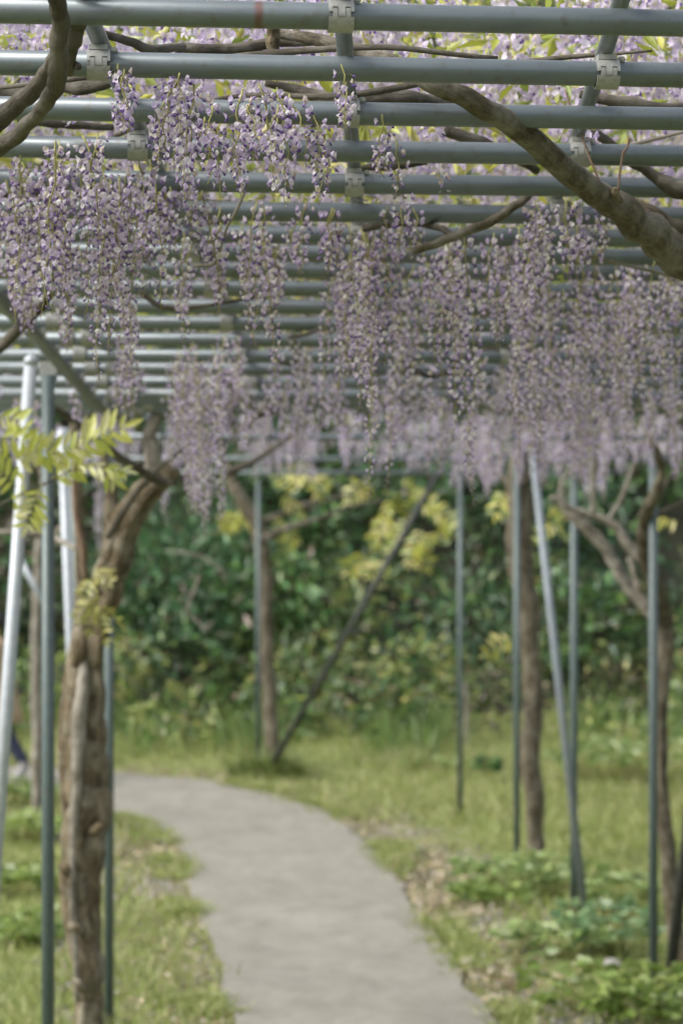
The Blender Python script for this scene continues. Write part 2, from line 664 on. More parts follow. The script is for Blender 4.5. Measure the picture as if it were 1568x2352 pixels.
CR = .0168
for j, x0 in enumerate(cross_x):
    pts = []
    for k in range(0, 20, 1):
        x = x0 + XS * (RD[k] - RD[0])
        pts.append((x, RD[k] + x * SK, RZ[k] + RR + CR + .0115))
    x = x0 - XS * 1.0
    pts = [(x, 3.3, RZ[0] + .075 + RR + CR)] + pts
    v, f, _ = tube(pts, [CR] * len(pts), 14)
    o = link('cross_rail', _pipe_mesh('cross_rail', v, f, M['rail'], len(pts), 14))
    attach(o, trellis)
    for k in range(0, 20):
        if (k + j) % 2 == 0:
            x = x0 + XS * (RD[k] - RD[0])
            add_clamp((x, RD[k] + x * SK, RZ[k]), math.atan(SK))
# fallen petals caught on the rails
n = 5200
k = rng.integers(5, 20, n)
x = rng.uniform(-1.7, 2.2, n)
keep = np.array([noise.noise((float(a) * 2.2, float(b) * 1.7, 4.4)) for a, b in zip(x, k)]) > -.18
k, x = k[keep], x[keep]
n = len(x)
cz_ = np.array(RZ)[k] + RR + .003 + np.abs(rng.normal(0, .006, n))
cen = np.stack([x, np.array(RD)[k] + x * SK + rng.normal(0, .009, n), cz_], 1)
u = rng.normal(size=(n, 3)) * [1, 1, .35]
u /= np.linalg.norm(u, axis=1, keepdims=True)
v = np.cross(u, rng.normal(size=(n, 3)) * [.3, .3, 1])
v /= np.linalg.norm(v, axis=1, keepdims=True)
sz = rng.uniform(.006, .012, (n, 1))
V = np.stack([cen - u * sz, cen - v * sz, cen + u * sz, cen + v * sz], 1).reshape(-1, 3)
Fq = np.arange(n)[:, None] * 4 + np.array([0, 1, 2, 3])
pc = np.array([(.62, .56, .56), (.66, .62, .50), (.58, .50, .62), (.50, .42, .30)])[rng.integers(4, size=n)]
o = link('fallen_petals', fast_mesh('fallen_petals', V, Fq, np.repeat(pc, 4, 0), M['petal']))
attach(o, trellis)
tag(o, kind='stuff')
# main beams below the rails
for x0, dy in ((-1.03, 0), (1.62, 0)):
    pts = []
    for k in range(4, 20):
        x = x0 + .018 * (RD[k] - 8)
        pts.append((x, RD[k] + x * SK, RZ[k] - RR * 2 - .002))
    v, f, _ = tube(pts, [RR] * len(pts), 18)
    o = link('beam', _pipe_mesh('beam', v, f, M['rail'], len(pts), 18))
    attach(o, trellis)
    for k in range(6, 20):
        x = x0 + .018 * (RD[k] - 8) + .055
        cb = MB()
        cx, cyy, cz = x, RD[k] + x * SK, RZ[k]
        sector(cb, RR + .0006, RR + .007, -170, 170, -.023, .023, 14)
        box(cb, (-.030, 0, -.02), (.016, .034, .075))
        q = link('beam_clamp', cb.mesh('beam_clamp', M['clamp'], False))
        q.location = (cx, cyy, cz)
        q.rotation_euler = (0, 0, math.atan(SK))
        attach(q, trellis)


def post(x, y_top, d, r, parent, material=M['post'], z_top=None, name='post', lean=(0, 0)):
    px = (x - 784) * d / F
    zt = z_top if z_top is not None else trellis_z(d) - .05
    zb = gz(px, d) - .12
    o = straight((px - lean[0], d - lean[1], zb), (px, d, zt), r, name, material, parent, 18)
    return o


def bracket(x, d, z, parent):
    cb = MB()
    px = (x - 784) * d / F
    v, f, _ = tube([(0, 0, -.05), (0, 0, .012)], [.031, .031], 14)
    cb.add(v, f)
    sector(cb, RR + .001, RR + .008, -170, 170, -.033, .033, 14)
    box(cb, (0, -.03, -.005), (.066, .012, .05))
    q = link('bracket', cb.mesh('bracket', M['clamp'], False))
    q.location = (px, d, z)
    attach(q, parent)


pl = post(111, 850, 9.12, .0243, trellis, z_top=RZ[14] - .03)
bracket(113, 9.17, RZ[14], trellis)
post(251, 0, 12.15, .0243, trellis)
post(1499, 0, 12.9, .0243, trellis)
bracket(1490, 11.95 * 1.0, trellis_z(11.95), trellis)
# galvanised braces
b1 = straight(P(-42, 2440, 8.75) , P(72, 826, 8.75), .0243, 'brace', M['galv'], trellis, 20)
cb = MB()
v, f, _ = tube([P(71.5, 838, 8.75), P(72.2, 828, 8.75), P(72.6, 820, 8.75), P(72.9, 814, 8.75)], [.0262, .0275, .022, .008], 16)
cb.add(v, f)
cap = cb.build('end_cap', M['galv'])
cap.parent = b1
cap.location = (0, 0, 0)
straight(P(196, 2330, 13.2), P(143, 985, 12.6), .0243, 'brace', M['galv'], trellis, 18)
straight(P(1528, 2318, 12.75), P(1690, 1000, 12.6), .030, 'brace', M['dark_pole'], trellis, 16)
straight(P(208, 2300, 13.6), P(164, 985, 13.4), .0243, 'post', M['post'], trellis, 16)

# farther trellis section
trellis2 = root('pipe_trellis', ((595 - 784) * 24.2 / F, 24.2, gz(-.8, 24.2)), 'low far section of pipe trellis with slim posts in front of the green bank', 'trellis')
for k in range(3):
    d = 14.2 + 4.3 * k
    z = trellis_z(d)
    straight((-2.4, d - 2.4 * SK, z), (2.6, d + 2.6 * SK, z), .019, 'rail', M['rail'], trellis2, 12)
for x0 in (-1.3, -.6, .1, .8, 1.5):
    straight((x0 * .9 + .15, 12.6, trellis_z(12.6) + .045), (x0 - .1, 24.3, trellis_z(24.3) + .045), CR, 'cross_rail', M['rail'], trellis2, 10)
post(1317, 0, 15.2, .0243, trellis2)
post(1186, 0, 18.1, .0243, trellis2)
post(1056, 0, 21.6, .0235, trellis2)
post(593, 0, 24.6, .0243, trellis2)
straight(P(1349, 2160, 15.0), P(1228, 1090, 14.9) + (P(1228, 1090, 14.9) - P(1349, 2160, 15.0)) * .06, .0243, 'brace', M['galv_dull'], trellis2, 18)
straight(P(628, 1752, 24.0), P(1018, 1066, 23.2), .030, 'brace', M['dark_pole'], trellis2, 16)
straight(P(40, 1270, 17.5), P(118, 1420, 17.5), .02, 'brace', M['galv'], trellis2, 12)

# ------------------------------------------------------------------ wisteria wood
def limb(name, pts, parent, material, lump=.18, sides=12, n=7, seed=None, cap=True, twist=0.0, ls=9.0, flute=0.0):
    """pts: (x, y, depth, width) in picture units -> one tapered limb"""
    w_ = []
    for x, y, d, wd in pts:
        p = P(x, y, d)
        w_.append((p.x, p.y, p.z, wd * d / F / 2))
    s = catmull(w_, n)
    sd_ = random.uniform(0, 40) if seed is None else seed
    pth = []
    for i, q in enumerate(s):
        r = q[3]
        fi = i * 2.0 / n
        j = Vector((noise.noise((fi, sd_, 0)), noise.noise((fi, sd_, 7)), noise.noise((fi, sd_, 13)))) * r * .35
        pth.append(Vector(q[:3]) + j)
    v, f, b = tube(pth, [max(.0012, q[3]) for q in s], sides, lump, sd_, cap, twist, ls, flute)
    mb = MB()
    mb.add(v, f, None, b)
    return mb.build(name, material, parent)


G = 'wisteria plants trained over the trellis'
vA = root('wisteria_vine', P(-30, 345, 4.6), 'wisteria with twin dark bare stems bending under the rails beside a clamp at the top', 'wisteria', G)
vB = root('wisteria_vine', P(1620, 640, 6.2), 'wisteria with one thick lichened branch slanting down across many rails', 'wisteria', G)
vC = root('wisteria_vine', (P(205, 2430, 10.7).x, 10.7, gz(-1.1, 10.7)), 'old gnarled wisteria trunk standing between two posts at the path edge', 'wisteria', G)
vD = root('wisteria_vine', (P(1222, 2000, 18.3).x, 18.3, gz(1.4, 18.3)), 'straight wisteria trunk standing against a slim post beyond the leafy clumps', 'wisteria', G)
vE = root('wisteria_vine', (P(1560, 2300, 13.6).x, 13.6, gz(1.9, 13.6)), 'twisting wisteria with pale forked limbs behind the post next to a dark pole', 'wisteria', G)
vF = root('wisteria_vine', (P(628, 1740, 25).x, 25.0, gz(-.7, 25)), 'slender far wisteria trunk beside the foot of the slanting dark pole', 'wisteria', G)
vG = root('wisteria_vine', (P(86, 1850, 20.5).x, 20.5, gz(-2.6, 20.5)), 'thin pale grey wisteria trunk close behind the round green post', 'wisteria', G)

# A: twin stems, nearest
limb('stem', [(112, -70, 4.10, 42), (126, -10, 4.13, 40), (139, 40, 4.18, 42), (136, 100, 4.22, 42), (134, 165, 4.28, 46), (124, 208, 4.34, 42), (92, 254, 4.42, 34), (52, 300, 4.52, 36), (-12, 346, 4.62, 42), (-90, 390, 4.7, 46)], vA, M['bark'], .10, 14)
limb('stem', [(215, -70, 4.3, 48), (197, -10, 4.3, 46), (180, 50, 4.33, 42), (167, 100, 4.36, 36), (160, 140, 4.4, 30), (160, 168, 4.44, 22)], vA, M['bark'], .10, 14)
limb('stem', [(136, 105, 4.36, 26), (118, 150, 4.42, 33), (84, 198, 4.48, 40), (40, 240, 4.55, 42), (-10, 285, 4.62, 46), (-80, 330, 4.7, 50)], vA, M['bark'], .10, 14)
limb('stub', [(160, 150, 4.44, 22), (175, 150, 4.4, 18), (182, 155, 4.38, 12)], vA, M['bark'], .1, 10)
limb('branch', [(-30, 216, 5.3, 26), (60, 212, 5.3, 30), (130, 200, 5.25, 32), (200, 200, 5.2, 34), (262, 184, 5.15, 26)], vA, M['bark'], .16)
limb('branch', [(240, 78, 4.9, 20), (300, 96, 4.95, 22), (345, 112, 5.0, 24), (420, 108, 5.1, 18)], vA, M['bark'], .16)
limb('branch', [(40, 275, 5.6, 16), (110, 282, 5.6, 20), (170, 288, 5.6, 18), (260, 292, 5.65, 14)], vA, M['bark'], .16)
limb('branch', [(-20, 240, 5.5, 10), (20, 210, 5.5, 14), (50, 180, 5.5, 10)], vA, M['bark'], .16)
limb('branch', [(400, 110, 5.3, 22), (520, 112, 5.3, 24), (640, 96, 5.3, 26), (740, 92, 5.25, 22)], vA, M['bark'], .16)
limb('stub', [(630, 50, 5.1, 28), (628, 90, 5.12, 30), (628, 130, 5.12, 24)], vA, M['bark_old'], .16)
limb('branch', [(230, 528, 6.7, 16), (310, 536, 6.7, 16), (430, 528, 6.7, 18), (505, 508, 6.7, 16), (545, 470, 6.6, 12)], vA, M['bark'], .14, 9)
limb('twig', [(562, 440, 5.9, 7), (540, 490, 5.95, 8), (520, 525, 6.0, 7), (503, 580, 6.05, 8), (492, 606, 6.05, 9), (446, 611, 6.1, 9)], vA, M['bark_pale'], .1, 7, 5)
limb('twig', [(108, 350, 5.6, 4), (100, 372, 5.65, 6), (76, 396, 5.7, 8), (55, 415, 5.75, 6)], vA, M['bark'], .1, 7, 5)

# B: thick branch from above the rails down across them
limb('branch', [(640, 78, 5.15, 20), (720, 92, 5.1, 30), (810, 112, 5.06, 32), (900, 142, 5.0, 34), (985, 186, 4.96, 42), (1080, 232, 5.0, 50), (1180, 288, 5.1, 53), (1280, 374, 5.25, 58), (1370, 446, 5.4, 62), (1418, 476, 5.46, 70), (1478, 522, 5.56, 78), (1530, 562, 5.66, 84), (1620, 625, 5.8, 92), (1720, 690, 6.0, 96)], vB, M['bark_smooth'], .12, 18, 9)
limb('branch', [(1440, 462, 6.0, 30), (1488, 486, 5.98, 42), (1540, 520, 6.0, 46), (1620, 560, 6.1, 50)], vB, M['bark_smooth'], .12, 14)
limb('stub', [(1418, 468, 5.43, 24), (1412, 446, 5.40, 19), (1410, 431, 5.39, 14)], vB, M['bark_old'], .15, 9)
limb('twig', [(1404, 470, 5.42, 7), (1382, 432, 5.42, 6), (1360, 380, 5.42, 5.5), (1338, 320, 5.42, 5), (1318, 268, 5.42, 4.5), (1296, 205, 5.42, 4)], vB, M['twig'], .08, 7, 5)
limb('twig', [(1416, 470, 5.42, 7), (1420, 420, 5.4, 6), (1426, 372, 5.4, 6), (1430, 352, 5.4, 7), (1440, 336, 5.4, 5), (1444, 316, 5.4, 7)], vB, M['twig'], .08, 7, 5)
limb('branch', [(610, 190, 5.3, 16), (690, 206, 5.3, 24), (745, 226, 5.25, 30), (800, 240, 5.2, 30), (860, 226, 5.2, 34), (930, 222, 5.2, 32), (1010, 236, 5.25, 26), (1100, 246, 5.35, 18)], vB, M['bark'], .2, 14)
limb('branch', [(1020, 298, 5.6, 26), (1090, 322, 5.6, 28), (1160, 350, 5.65, 22), (1230, 392, 5.75, 20)], vB, M['bark'], .16)
limb('branch', [(820, 386, 5.9, 16), (890, 384, 5.9, 18), (980, 374, 5.9, 12)], vB, M['bark'], .16)
limb('branch', [(1330, 216, 5.35, 18), (1420, 232, 5.35, 26), (1500, 244, 5.35, 22), (1600, 246, 5.4, 20)], vB, M['bark'], .16)
limb('branch', [(1340, 300, 5.6, 18), (1380, 318, 5.6, 22), (1450, 370, 5.7, 22), (1500, 402, 5.72, 26), (1540, 430, 5.72, 40), (1600, 452, 5.75, 44)], vB, M['bark'], .22)
limb('branch', [(944, 578, 5.95, 18), (1000, 560, 5.95, 20), (1060, 536, 5.95, 22), (1130, 508, 5.95, 22), (1190, 468, 5.95, 20), (1216, 446, 6.0, 18)], vB, M['bark_smooth'], .12, 12)
limb('branch', [(838, 526, 6.3, 20), (880, 514, 6.25, 24), (950, 512, 6.2, 18), (1010, 524, 6.1, 16), (1040, 545, 6.0, 14)], vB, M['bark'], .16)
limb('branch', [(1380, 345, 5.7, 14), (1480, 325, 5.7, 9), (1580, 300, 5.7, 7)], vB, M['bark_pale'], .1, 8)
limb('branch', [(660, 775, 8.2, 8), (700, 768, 8.2, 10), (745, 752, 8.2, 8)], vB, M['bark'], .1, 8)
limb('branch', [(640, 835, 8.6, 8), (672, 834, 8.6, 11), (682, 812, 8.6, 9), (684, 790, 8.6, 7)], vB, M['bark'], .1, 8)
limb('branch', [(925, 830, 8.7, 8), (960, 855, 8.7, 10), (1010, 862, 8.7, 10), (1100, 800, 8.6, 9)], vB, M['bark'], .1, 8)
limb('branch', [(1310, 575, 6.5, 8), (1440, 610, 6.6, 8), (1570, 640, 6.8, 10)], vB, M['bark_pale'], .1, 8)

# shoots lying over the rails, from which the racemes hang
for i in range(34):
    d0_ = random.uniform(5.2, 11.5)
    x0_ = random.uniform(-1.1, 1.2)
    a_ = random.choice([random.gauss(0, .35), random.gauss(1.5, .4), random.gauss(3.1, .35)])
    ln0 = random.uniform(.6, 1.8)
    pts_ = []
    for k in range(5):
        t_ = k / 4
        dd = max(4.8, d0_ + math.sin(a_) * ln0 * t_ + .06 * random.uniform(-1, 1))
        xx = x0_ + math.cos(a_) * ln0 * t_ + .05 * random.uniform(-1, 1)
        zz = trellis_z(dd - xx * SK) + RR + random.uniform(.008, .09)
        wpx = random.uniform(.009, .022) * (1.1 - .6 * t_) * F / dd
        pts_.append((784 + xx * F / dd, 1176 - (zz - CZ) * F / dd, dd, wpx))
    limb('branch', pts_, vB if x0_ > .1 else vC, random.choice([M['bark'], M['bark_smooth'], M['bark']]), .16, 9, 6)

# C: old trunk
limb('trunk', [(206, 2560, 10.7, 71), (206, 2380, 10.7, 60), (202, 2260, 10.7, 66), (192, 2120, 10.7, 77), (188, 1980, 10.7, 87), (192, 1820, 10.7, 91), (196, 1680, 10.7, 89), (198, 1560, 10.7, 77), (206, 1470, 10.7, 69), (230, 1390, 10.7, 62), (258, 1300, 10.7, 64), (288, 1210, 10.7, 62), (330, 1140, 10.7, 57), (378, 1098, 10.7, 47), (402, 1076, 10.7, 30)], vC, M['bark_old'], .30, 40, 14, 5.0, ls=6, flute=.07)
limb('root_strand', [(178, 2300, 10.62, 12), (168, 2050, 10.60, 16), (172, 1880, 10.60, 22), (178, 1760, 10.6, 30), (184, 1640, 10.6, 34), (192, 1560, 10.62, 26), (196, 1500, 10.68, 14)], vC, M['bark_pale'], .2, 10)
limb('stem', [(162, 1980, 10.8, 32), (156, 1780, 10.8, 38), (155, 1620, 10.8, 38), (166, 1540, 10.8, 34), (182, 1440, 10.8, 30), (184, 1300, 10.8, 22), (182, 1160, 10.8, 22), (176, 1040, 10.8, 20), (170, 960, 10.8, 16)], vC, M['bark_old'], .26, 14)
limb('stem', [(172, 1040, 10.5, 14), (176, 1180, 10.5, 16), (190, 1260, 10.5, 16), (196, 1330, 10.55, 14)], vC, M['twig'], .1, 8)
limb('limb', [(256, 1290, 10.75, 40), (256, 1190, 10.75, 36), (252, 1120, 10.75, 26), (240, 1040, 10.75, 18)], vC, M['bark_old'], .2)
limb('limb', [(246, 1236, 10.6, 14), (286, 1170, 10.55, 18), (330, 1110, 10.5, 16), (390, 1056, 10.45, 12), (470, 1000, 10.4, 9)], vC, M['bark'], .15, 9)
limb('limb', [(402, 1110, 10.3, 18), (362, 1104, 10.3, 22), (290, 1058, 10.2, 22), (220, 1008, 10.1, 18), (150, 950, 10.0, 16), (100, 930, 9.9, 12)], vC, M['bark'], .14, 11)
limb('limb', [(350, 1130, 11.0, 40), (352, 1060, 11.0, 44), (345, 1000, 11.0, 34), (362, 950, 11.0, 26), (380, 915, 11.0, 18)], vC, M['bark_pale'], .2)
limb('limb', [(-30, 822, 7.6, 26), (20, 780, 7.6, 26), (80, 720, 7.55, 24), (130, 660, 7.5, 16), (160, 610, 7.4, 12)], vC, M['bark'], .14, 11)
limb('limb', [(520, 1085, 11.5, 20), (580, 1062, 11.5, 14), (640, 1020, 11.5, 12), (710, 968, 11.5, 10)], vC, M['bark'], .14, 9)
limb('limb', [(540, 1000, 9.9, 8), (575, 968, 9.9, 16), (600, 950, 9.9, 20), (640, 934, 9.9, 18)], vC, M['bark'], .14, 9)
limb('twig', [(-20, 1170, 8.6, 6), (40, 1140, 8.6, 6), (100, 1112, 8.6, 6), (160, 1080, 8.6, 5), (205, 1040, 8.6, 4)], vC, M['bark'], .08, 7)
limb('branch', [(-20, 1222, 11.6, 12), (60, 1226, 11.6, 13), (130, 1238, 11.6, 15), (178, 1262, 11.2, 12)], vC, M['bark_pale'], .12, 8)
limb('branch', [(320, 670, 7.3, 12), (372, 704, 7.3, 13), (440, 706, 7.3, 10), (585, 684, 7.3, 8)], vC, M['bark'], .12, 8)
for (x, y, wd) in ((146, 1995, 24), (164, 2130, 18), (236, 1900, 18), (172, 2260, 16)):
    s = 1 if x > 195 else -1
    limb('burl', [(x - s * 22, y + 12, 10.62, wd * 1.3), (x - s * 8, y, 10.6, wd * 1.25), (x + s * 3, y - 6, 10.6, wd * .8), (x + s * 6, y - 9, 10.6, wd * .3)], vC, M['bark_old'], .25, 9, 4)

# D: middle trunk
limb('trunk', [(1226, 2100, 18.3, 44), (1226, 1990, 18.3, 40), (1230, 1880, 18.3, 38), (1216, 1720, 18.3, 46), (1222, 1560, 18.3, 42), (1208, 1400, 18.3, 46), (1192, 1290, 18.3, 54), (1194, 1180, 18.3, 54), (1190, 1090, 18.3, 46), (1200, 1020, 18.3, 32), (1206, 950, 18.3, 20)], vD, M['bark_dark'], .28, 26, 9, ls=9, flute=.07)
limb('limb', [(1196, 1120, 18.3, 20), (1250, 1060, 18, 16), (1330, 1020, 17.6, 12), (1420, 990, 17, 10)], vD, M['bark'], .14, 8)
limb('limb', [(1194, 1140, 18.3, 20), (1120, 1070, 18.6, 14), (1030, 1040, 18.8, 10)], vD, M['bark'], .14, 8)
# E: right trunk
limb('trunk', [(1590, 2420, 13.6, 40), (1566, 2230, 13.6, 36), (1544, 2080, 13.6, 36), (1526, 1900, 13.6, 34), (1512, 1720, 13.6, 36), (1512, 1580, 13.6, 40), (1526, 1470, 13.6, 40), (1520, 1390, 13.5, 38), (1490, 1310, 13.3, 38), (1478, 1240, 13.1, 38), (1484, 1180, 12.9, 32), (1500, 1140, 12.7, 28), (1518, 1090, 12.6, 20), (1508, 1040, 12.5, 18), (1486, 1000, 12.5, 14), (1472, 960, 12.5, 12)], vE, M['bark_dark'], .22, 22, 9, flute=.05)
limb('limb', [(1500, 1420, 13.5, 30), (1458, 1368, 13.5, 30), (1420, 1320, 13.5, 28), (1396, 1268, 13.5, 28), (1352, 1220, 13.5, 28), (1310, 1180, 13.5, 24), (1286, 1150, 13.5, 20), (1262, 1146, 13.5, 12)], vE, M['bark_pale'], .16, 12)
limb('limb', [(1490, 1300, 13.4, 26), (1450, 1262, 13.4, 24), (1414, 1212, 13.4, 20), (1370, 1186, 13.4, 18), (1322, 1172, 13.4, 14), (1290, 1160, 13.4, 12)], vE, M['bark_pale'], .16, 10)
limb('limb', [(1484, 1400, 13.4, 18), (1462, 1340, 13.4, 18), (1444, 1280, 13.4, 14)], vE, M['bark_pale'], .16, 10)
limb('branch', [(1362, 1182, 13.4, 16), (1360, 1120, 13.4, 15), (1362, 1060, 13.4, 14), (1366, 990, 13.4, 12)], vE, M['bark_pale'], .12, 9)
limb('branch', [(1392, 1200, 13.4, 10), (1424, 1150, 13.4, 12), (1450, 1080, 13.4, 10), (1470, 1010, 13.4, 8)], vE, M['bark_pale'], .12, 9)
limb('branch', [(1288, 1156, 13.5, 14), (1290, 1110, 13.5, 13), (1325, 1060, 13.5, 12), (1345, 990, 13.5, 9)], vE, M['bark_pale'], .12, 9)
limb('branch', [(1496, 1160, 12.8, 12), (1530, 1110, 12.8, 12), (1580, 1060, 12.8, 10)], vE, M['bark'], .12, 9)
limb('branch', [(1500, 1190, 12.9, 12), (1540, 1166, 12.9, 10), (1600, 1140, 12.9, 9)], vE, M['bark'], .12, 9)
limb('branch', [(1280, 962, 10.2, 7), (1400, 952, 10.2, 8), (1500, 936, 10.2, 9), (1600, 916, 10.2, 9)], vE, M['bark_pale'], .1, 8)
# F: far trunk
limb('trunk', [(634, 1810, 25, 40), (626, 1710, 25, 34), (618, 1600, 25, 30), (614, 1480, 25, 29), (612, 1360, 25, 30), (604, 1260, 25, 36), (586, 1200, 25, 36), (556, 1150, 25, 30), (530, 1106, 25, 24), (520, 1050, 25, 16)], vF, M['bark_dark'], .18, 16, 8)
limb('limb', [(604, 1240, 24.5, 20), (650, 1216, 24.3, 15), (720, 1196, 24, 12), (800, 1164, 24, 9), (880, 1150, 24, 6)], vF, M['bark'], .12, 8)
limb('limb', [(600, 1200, 25, 20), (700, 1160, 25, 12), (780, 1140, 25, 8), (850, 1100, 25, 6)], vF, M['bark'], .12, 8)
limb('limb', [(520, 1090, 24, 14), (590, 1050, 23, 10), (660, 1010, 22, 8), (710, 970, 21, 7)], vF, M['bark'], .12, 8)
limb('twig', [(460, 1320, 19, 5), (446, 1355, 19, 8), (432, 1400, 19, 8), (452, 1425, 19, 7), (478, 1450, 19, 6)], vF, M['bark_pale'], .1, 7)
limb('twig', [(380, 1265, 20, 4), (450, 1275, 20, 6), (500, 1300, 20, 5), (520, 1340, 20, 3)], vF, M['bark_pale'], .1, 7)
# G: pale thin trunk
limb('trunk', [(88, 1900, 20.5, 28), (86, 1800, 20.5, 24), (85, 1650, 20.5, 26), (84, 1500, 20.5, 24), (86, 1360, 20.5, 22), (92, 1240, 20.5, 18), (100, 1120, 20.5, 14), (96, 1040, 20.5, 12)], vG, M['bark_pale'], .14, 12, 8)

# ------------------------------------------------------------------ racemes
def petal_colour(rnd, dark):
    k = rnd.random()
    if dark:
        b = np.array([.18, .105, .34]) if k < .42 else np.array([.33, .24, .47])
    else:
        if k < .25:
            b = np.array([.78, .725, .82])
        elif k < .7:
            b = np.array([.67, .59, .745])
        elif k < .93:
            b = np.array([.56, .47, .67])
        else:
            b = np.array([.56, .48, .46])
    return tuple(np.clip(b * rnd.uniform(.85, 1.15), 0, .85))


def make_raceme(seed, L=.6, n=78, low=False, sparse=0.0):
    rnd = random.Random(seed)
    st, bl = MB(), MB()
    bend = (rnd.uniform(-.03, .03), rnd.uniform(-.03, .03))

    def axis(t):
        return Vector((bend[0] * math.sin(t * 2.2) + .004 * math.sin(t * 17), bend[1] * math.sin(t * 2.0) + .004 * math.cos(t * 15), -L * t))
    m = 5 if low else 12
    pts = [axis(i / m) for i in range(m + 1)]
    v, f, _ = tube(pts, [.0022 * (1 - .65 * i / m) for i in range(m + 1)], 3 if low else 5)
    st.add(v, f)
    for i in range(n):
        t = .05 + .95 * (i + rnd.random()) / n
        if rnd.random() < sparse * (1.0 if t < .5 else .6):
            continue
        a = i * 2.399 + rnd.uniform(-.5, .5)
        p0 = axis(t)
        open_ = 1 - max(0, (t - .78) / .22)          # buds at the tip
        pl_ = (.004 + .0145 * (1 - t) ** .6) * rnd.uniform(.75, 1.3) * (.55 + .45 * open_)
        out = Vector((math.cos(a), math.sin(a), 0))
        droop = rnd.uniform(-.9, .25)
        p1 = p0 + (out + Vector((0, 0, droop * .6))).normalized() * pl_
        pm_ = p0.lerp(p1, .5) + Vector((0, 0, .004))
        if not low:
            v, f, _ = tube([p0, pm_, p1], [.0007, .0006, .0008], 3, cap=False)
            bl.add(v, f, (.30, .27, .12) if rnd.random() < .8 else (.24, .16, .16))
        s = rnd.uniform(.82, 1.18) * (.4 + .6 * open_)
        # frame of the floret: forward fw, up
        fw = (out + Vector((rnd.uniform(-.5, .5), rnd.uniform(-.5, .5), rnd.uniform(-.45, .2)))).normalized()
        sd_ = fw.cross(Vector((0, 0, 1))).normalized()
        up = sd_.cross(fw).normalized()
        if open_ > .45 and rnd.random() < .90:
            # banner petal: a cupped, notched disc standing above the keel
            c = p1 + up * .006 * s + fw * .003 * s
            rr_ = (.0104 if low else .0082) * s
            nr = 5 if low else 7
            tilt = rnd.uniform(-.45, .35)
            n_ax = (fw * math.cos(tilt) + up * math.sin(tilt)).normalized()
            u2 = (up * math.cos(tilt) - fw * math.sin(tilt)).normalized()
            vs = [c - n_ax * .003 * s]
            cs = []
            col = petal_colour(rnd, False)
            pale = tuple(min(.88, q * 1.1 + .05) for q in col)
            cs.append(pale if rnd.random() < .8 else (.62, .60, .36))
            for k in range(nr):
                b = 2 * math.pi * k / nr + .3
                rk = rr_ * (1.05 if k % 2 else .93) * rnd.uniform(.9, 1.1)
                vs.append(c + (sd_ * math.cos(b) * rk + u2 * math.sin(b) * rk * .95) + n_ax * (.002 + .0035 * rnd.random()) * s)
                cs.append(col)
            bl.add(vs, [(0, 1 + k, 1 + (k + 1) % nr) for k in range(nr)], cs)
        # keel and wings: deep violet teardrop pointing forward and down
        kd = (fw + Vector((0, 0, -.55))).normalized()
        q0 = p1
        ks = s if low else s * .8
        q1 = p1 + kd * .0075 * ks
        q2 = p1 + kd * .0170 * ks
        side = kd.cross(up).normalized() * .0043 * ks
        upk = kd.cross(side).normalized() * .0048 * ks
        dk = petal_colour(rnd, True) if rnd.random() < .75 else petal_colour(rnd, False)
        if low:
            bl.add([q0, q1 + side, q2, q1 - side], [(0, 1, 2), (0, 2, 3)], dk)
        else:
            lt = tuple(.5 * (x + y) for x, y in zip(dk, (.34, .26, .52)))
            bl.add([q0, q1 + side, q1 + upk, q1 - side, q1 - upk, q2],
                   [(0, 1, 2), (0, 2, 3), (0, 3, 4), (0, 4, 1), (5, 2, 1), (5, 3, 2), (5, 4, 3), (5, 1, 4)], [lt, dk, dk, dk, lt, dk])
    return st, bl


VARS = []
for i in range(24):
    L = [.14, .19, .25, .32, .41, .51, .62, .75][i % 8]
    sp = [.05, .22, .45][i // 8]
    st, bl = make_raceme(100 + i, L, int(L * 128) + 6, False, sp)
    VARS.append((L, sp, st.mesh('raceme', M['stem']), bl.mesh('blossoms', M['petal'], False)))
for _, _, _, me in VARS:
    me.name = 'blossoms'
COUNT = {}


def hang(x, y, d, ybot, parent, dz=0.0, sparse=None):
    top = P(x, y, d)
    top.z += dz
    L = max(.12, (ybot - y) * d / F)
    cand = [q for q in VARS if sparse is None or abs(q[1] - sparse) < .12]
    best = sorted(cand, key=lambda q: abs(q[0] - L))[:1 if sparse is not None else 3]
    q = random.choice(best)
    o = bpy.data.objects.new('raceme', q[2])
    COL.objects.link(o)
    sc = L / q[0]
    o.location = top
    o.scale = (min(1.15, max(.85, sc)),) * 2 + (sc,)
    o.rotation_euler = (R(random.uniform(-4, 4)), R(random.uniform(-4, 4)), random.uniform(0, 6.28))
    attach(o, parent)
    b = bpy.data.objects.new('blossoms', q[3])
    COL.objects.link(b)
    b.parent = o
    b['kind'] = 'stuff'
    COUNT[parent.name] = COUNT.get(parent.name, 0) + 1
    return o


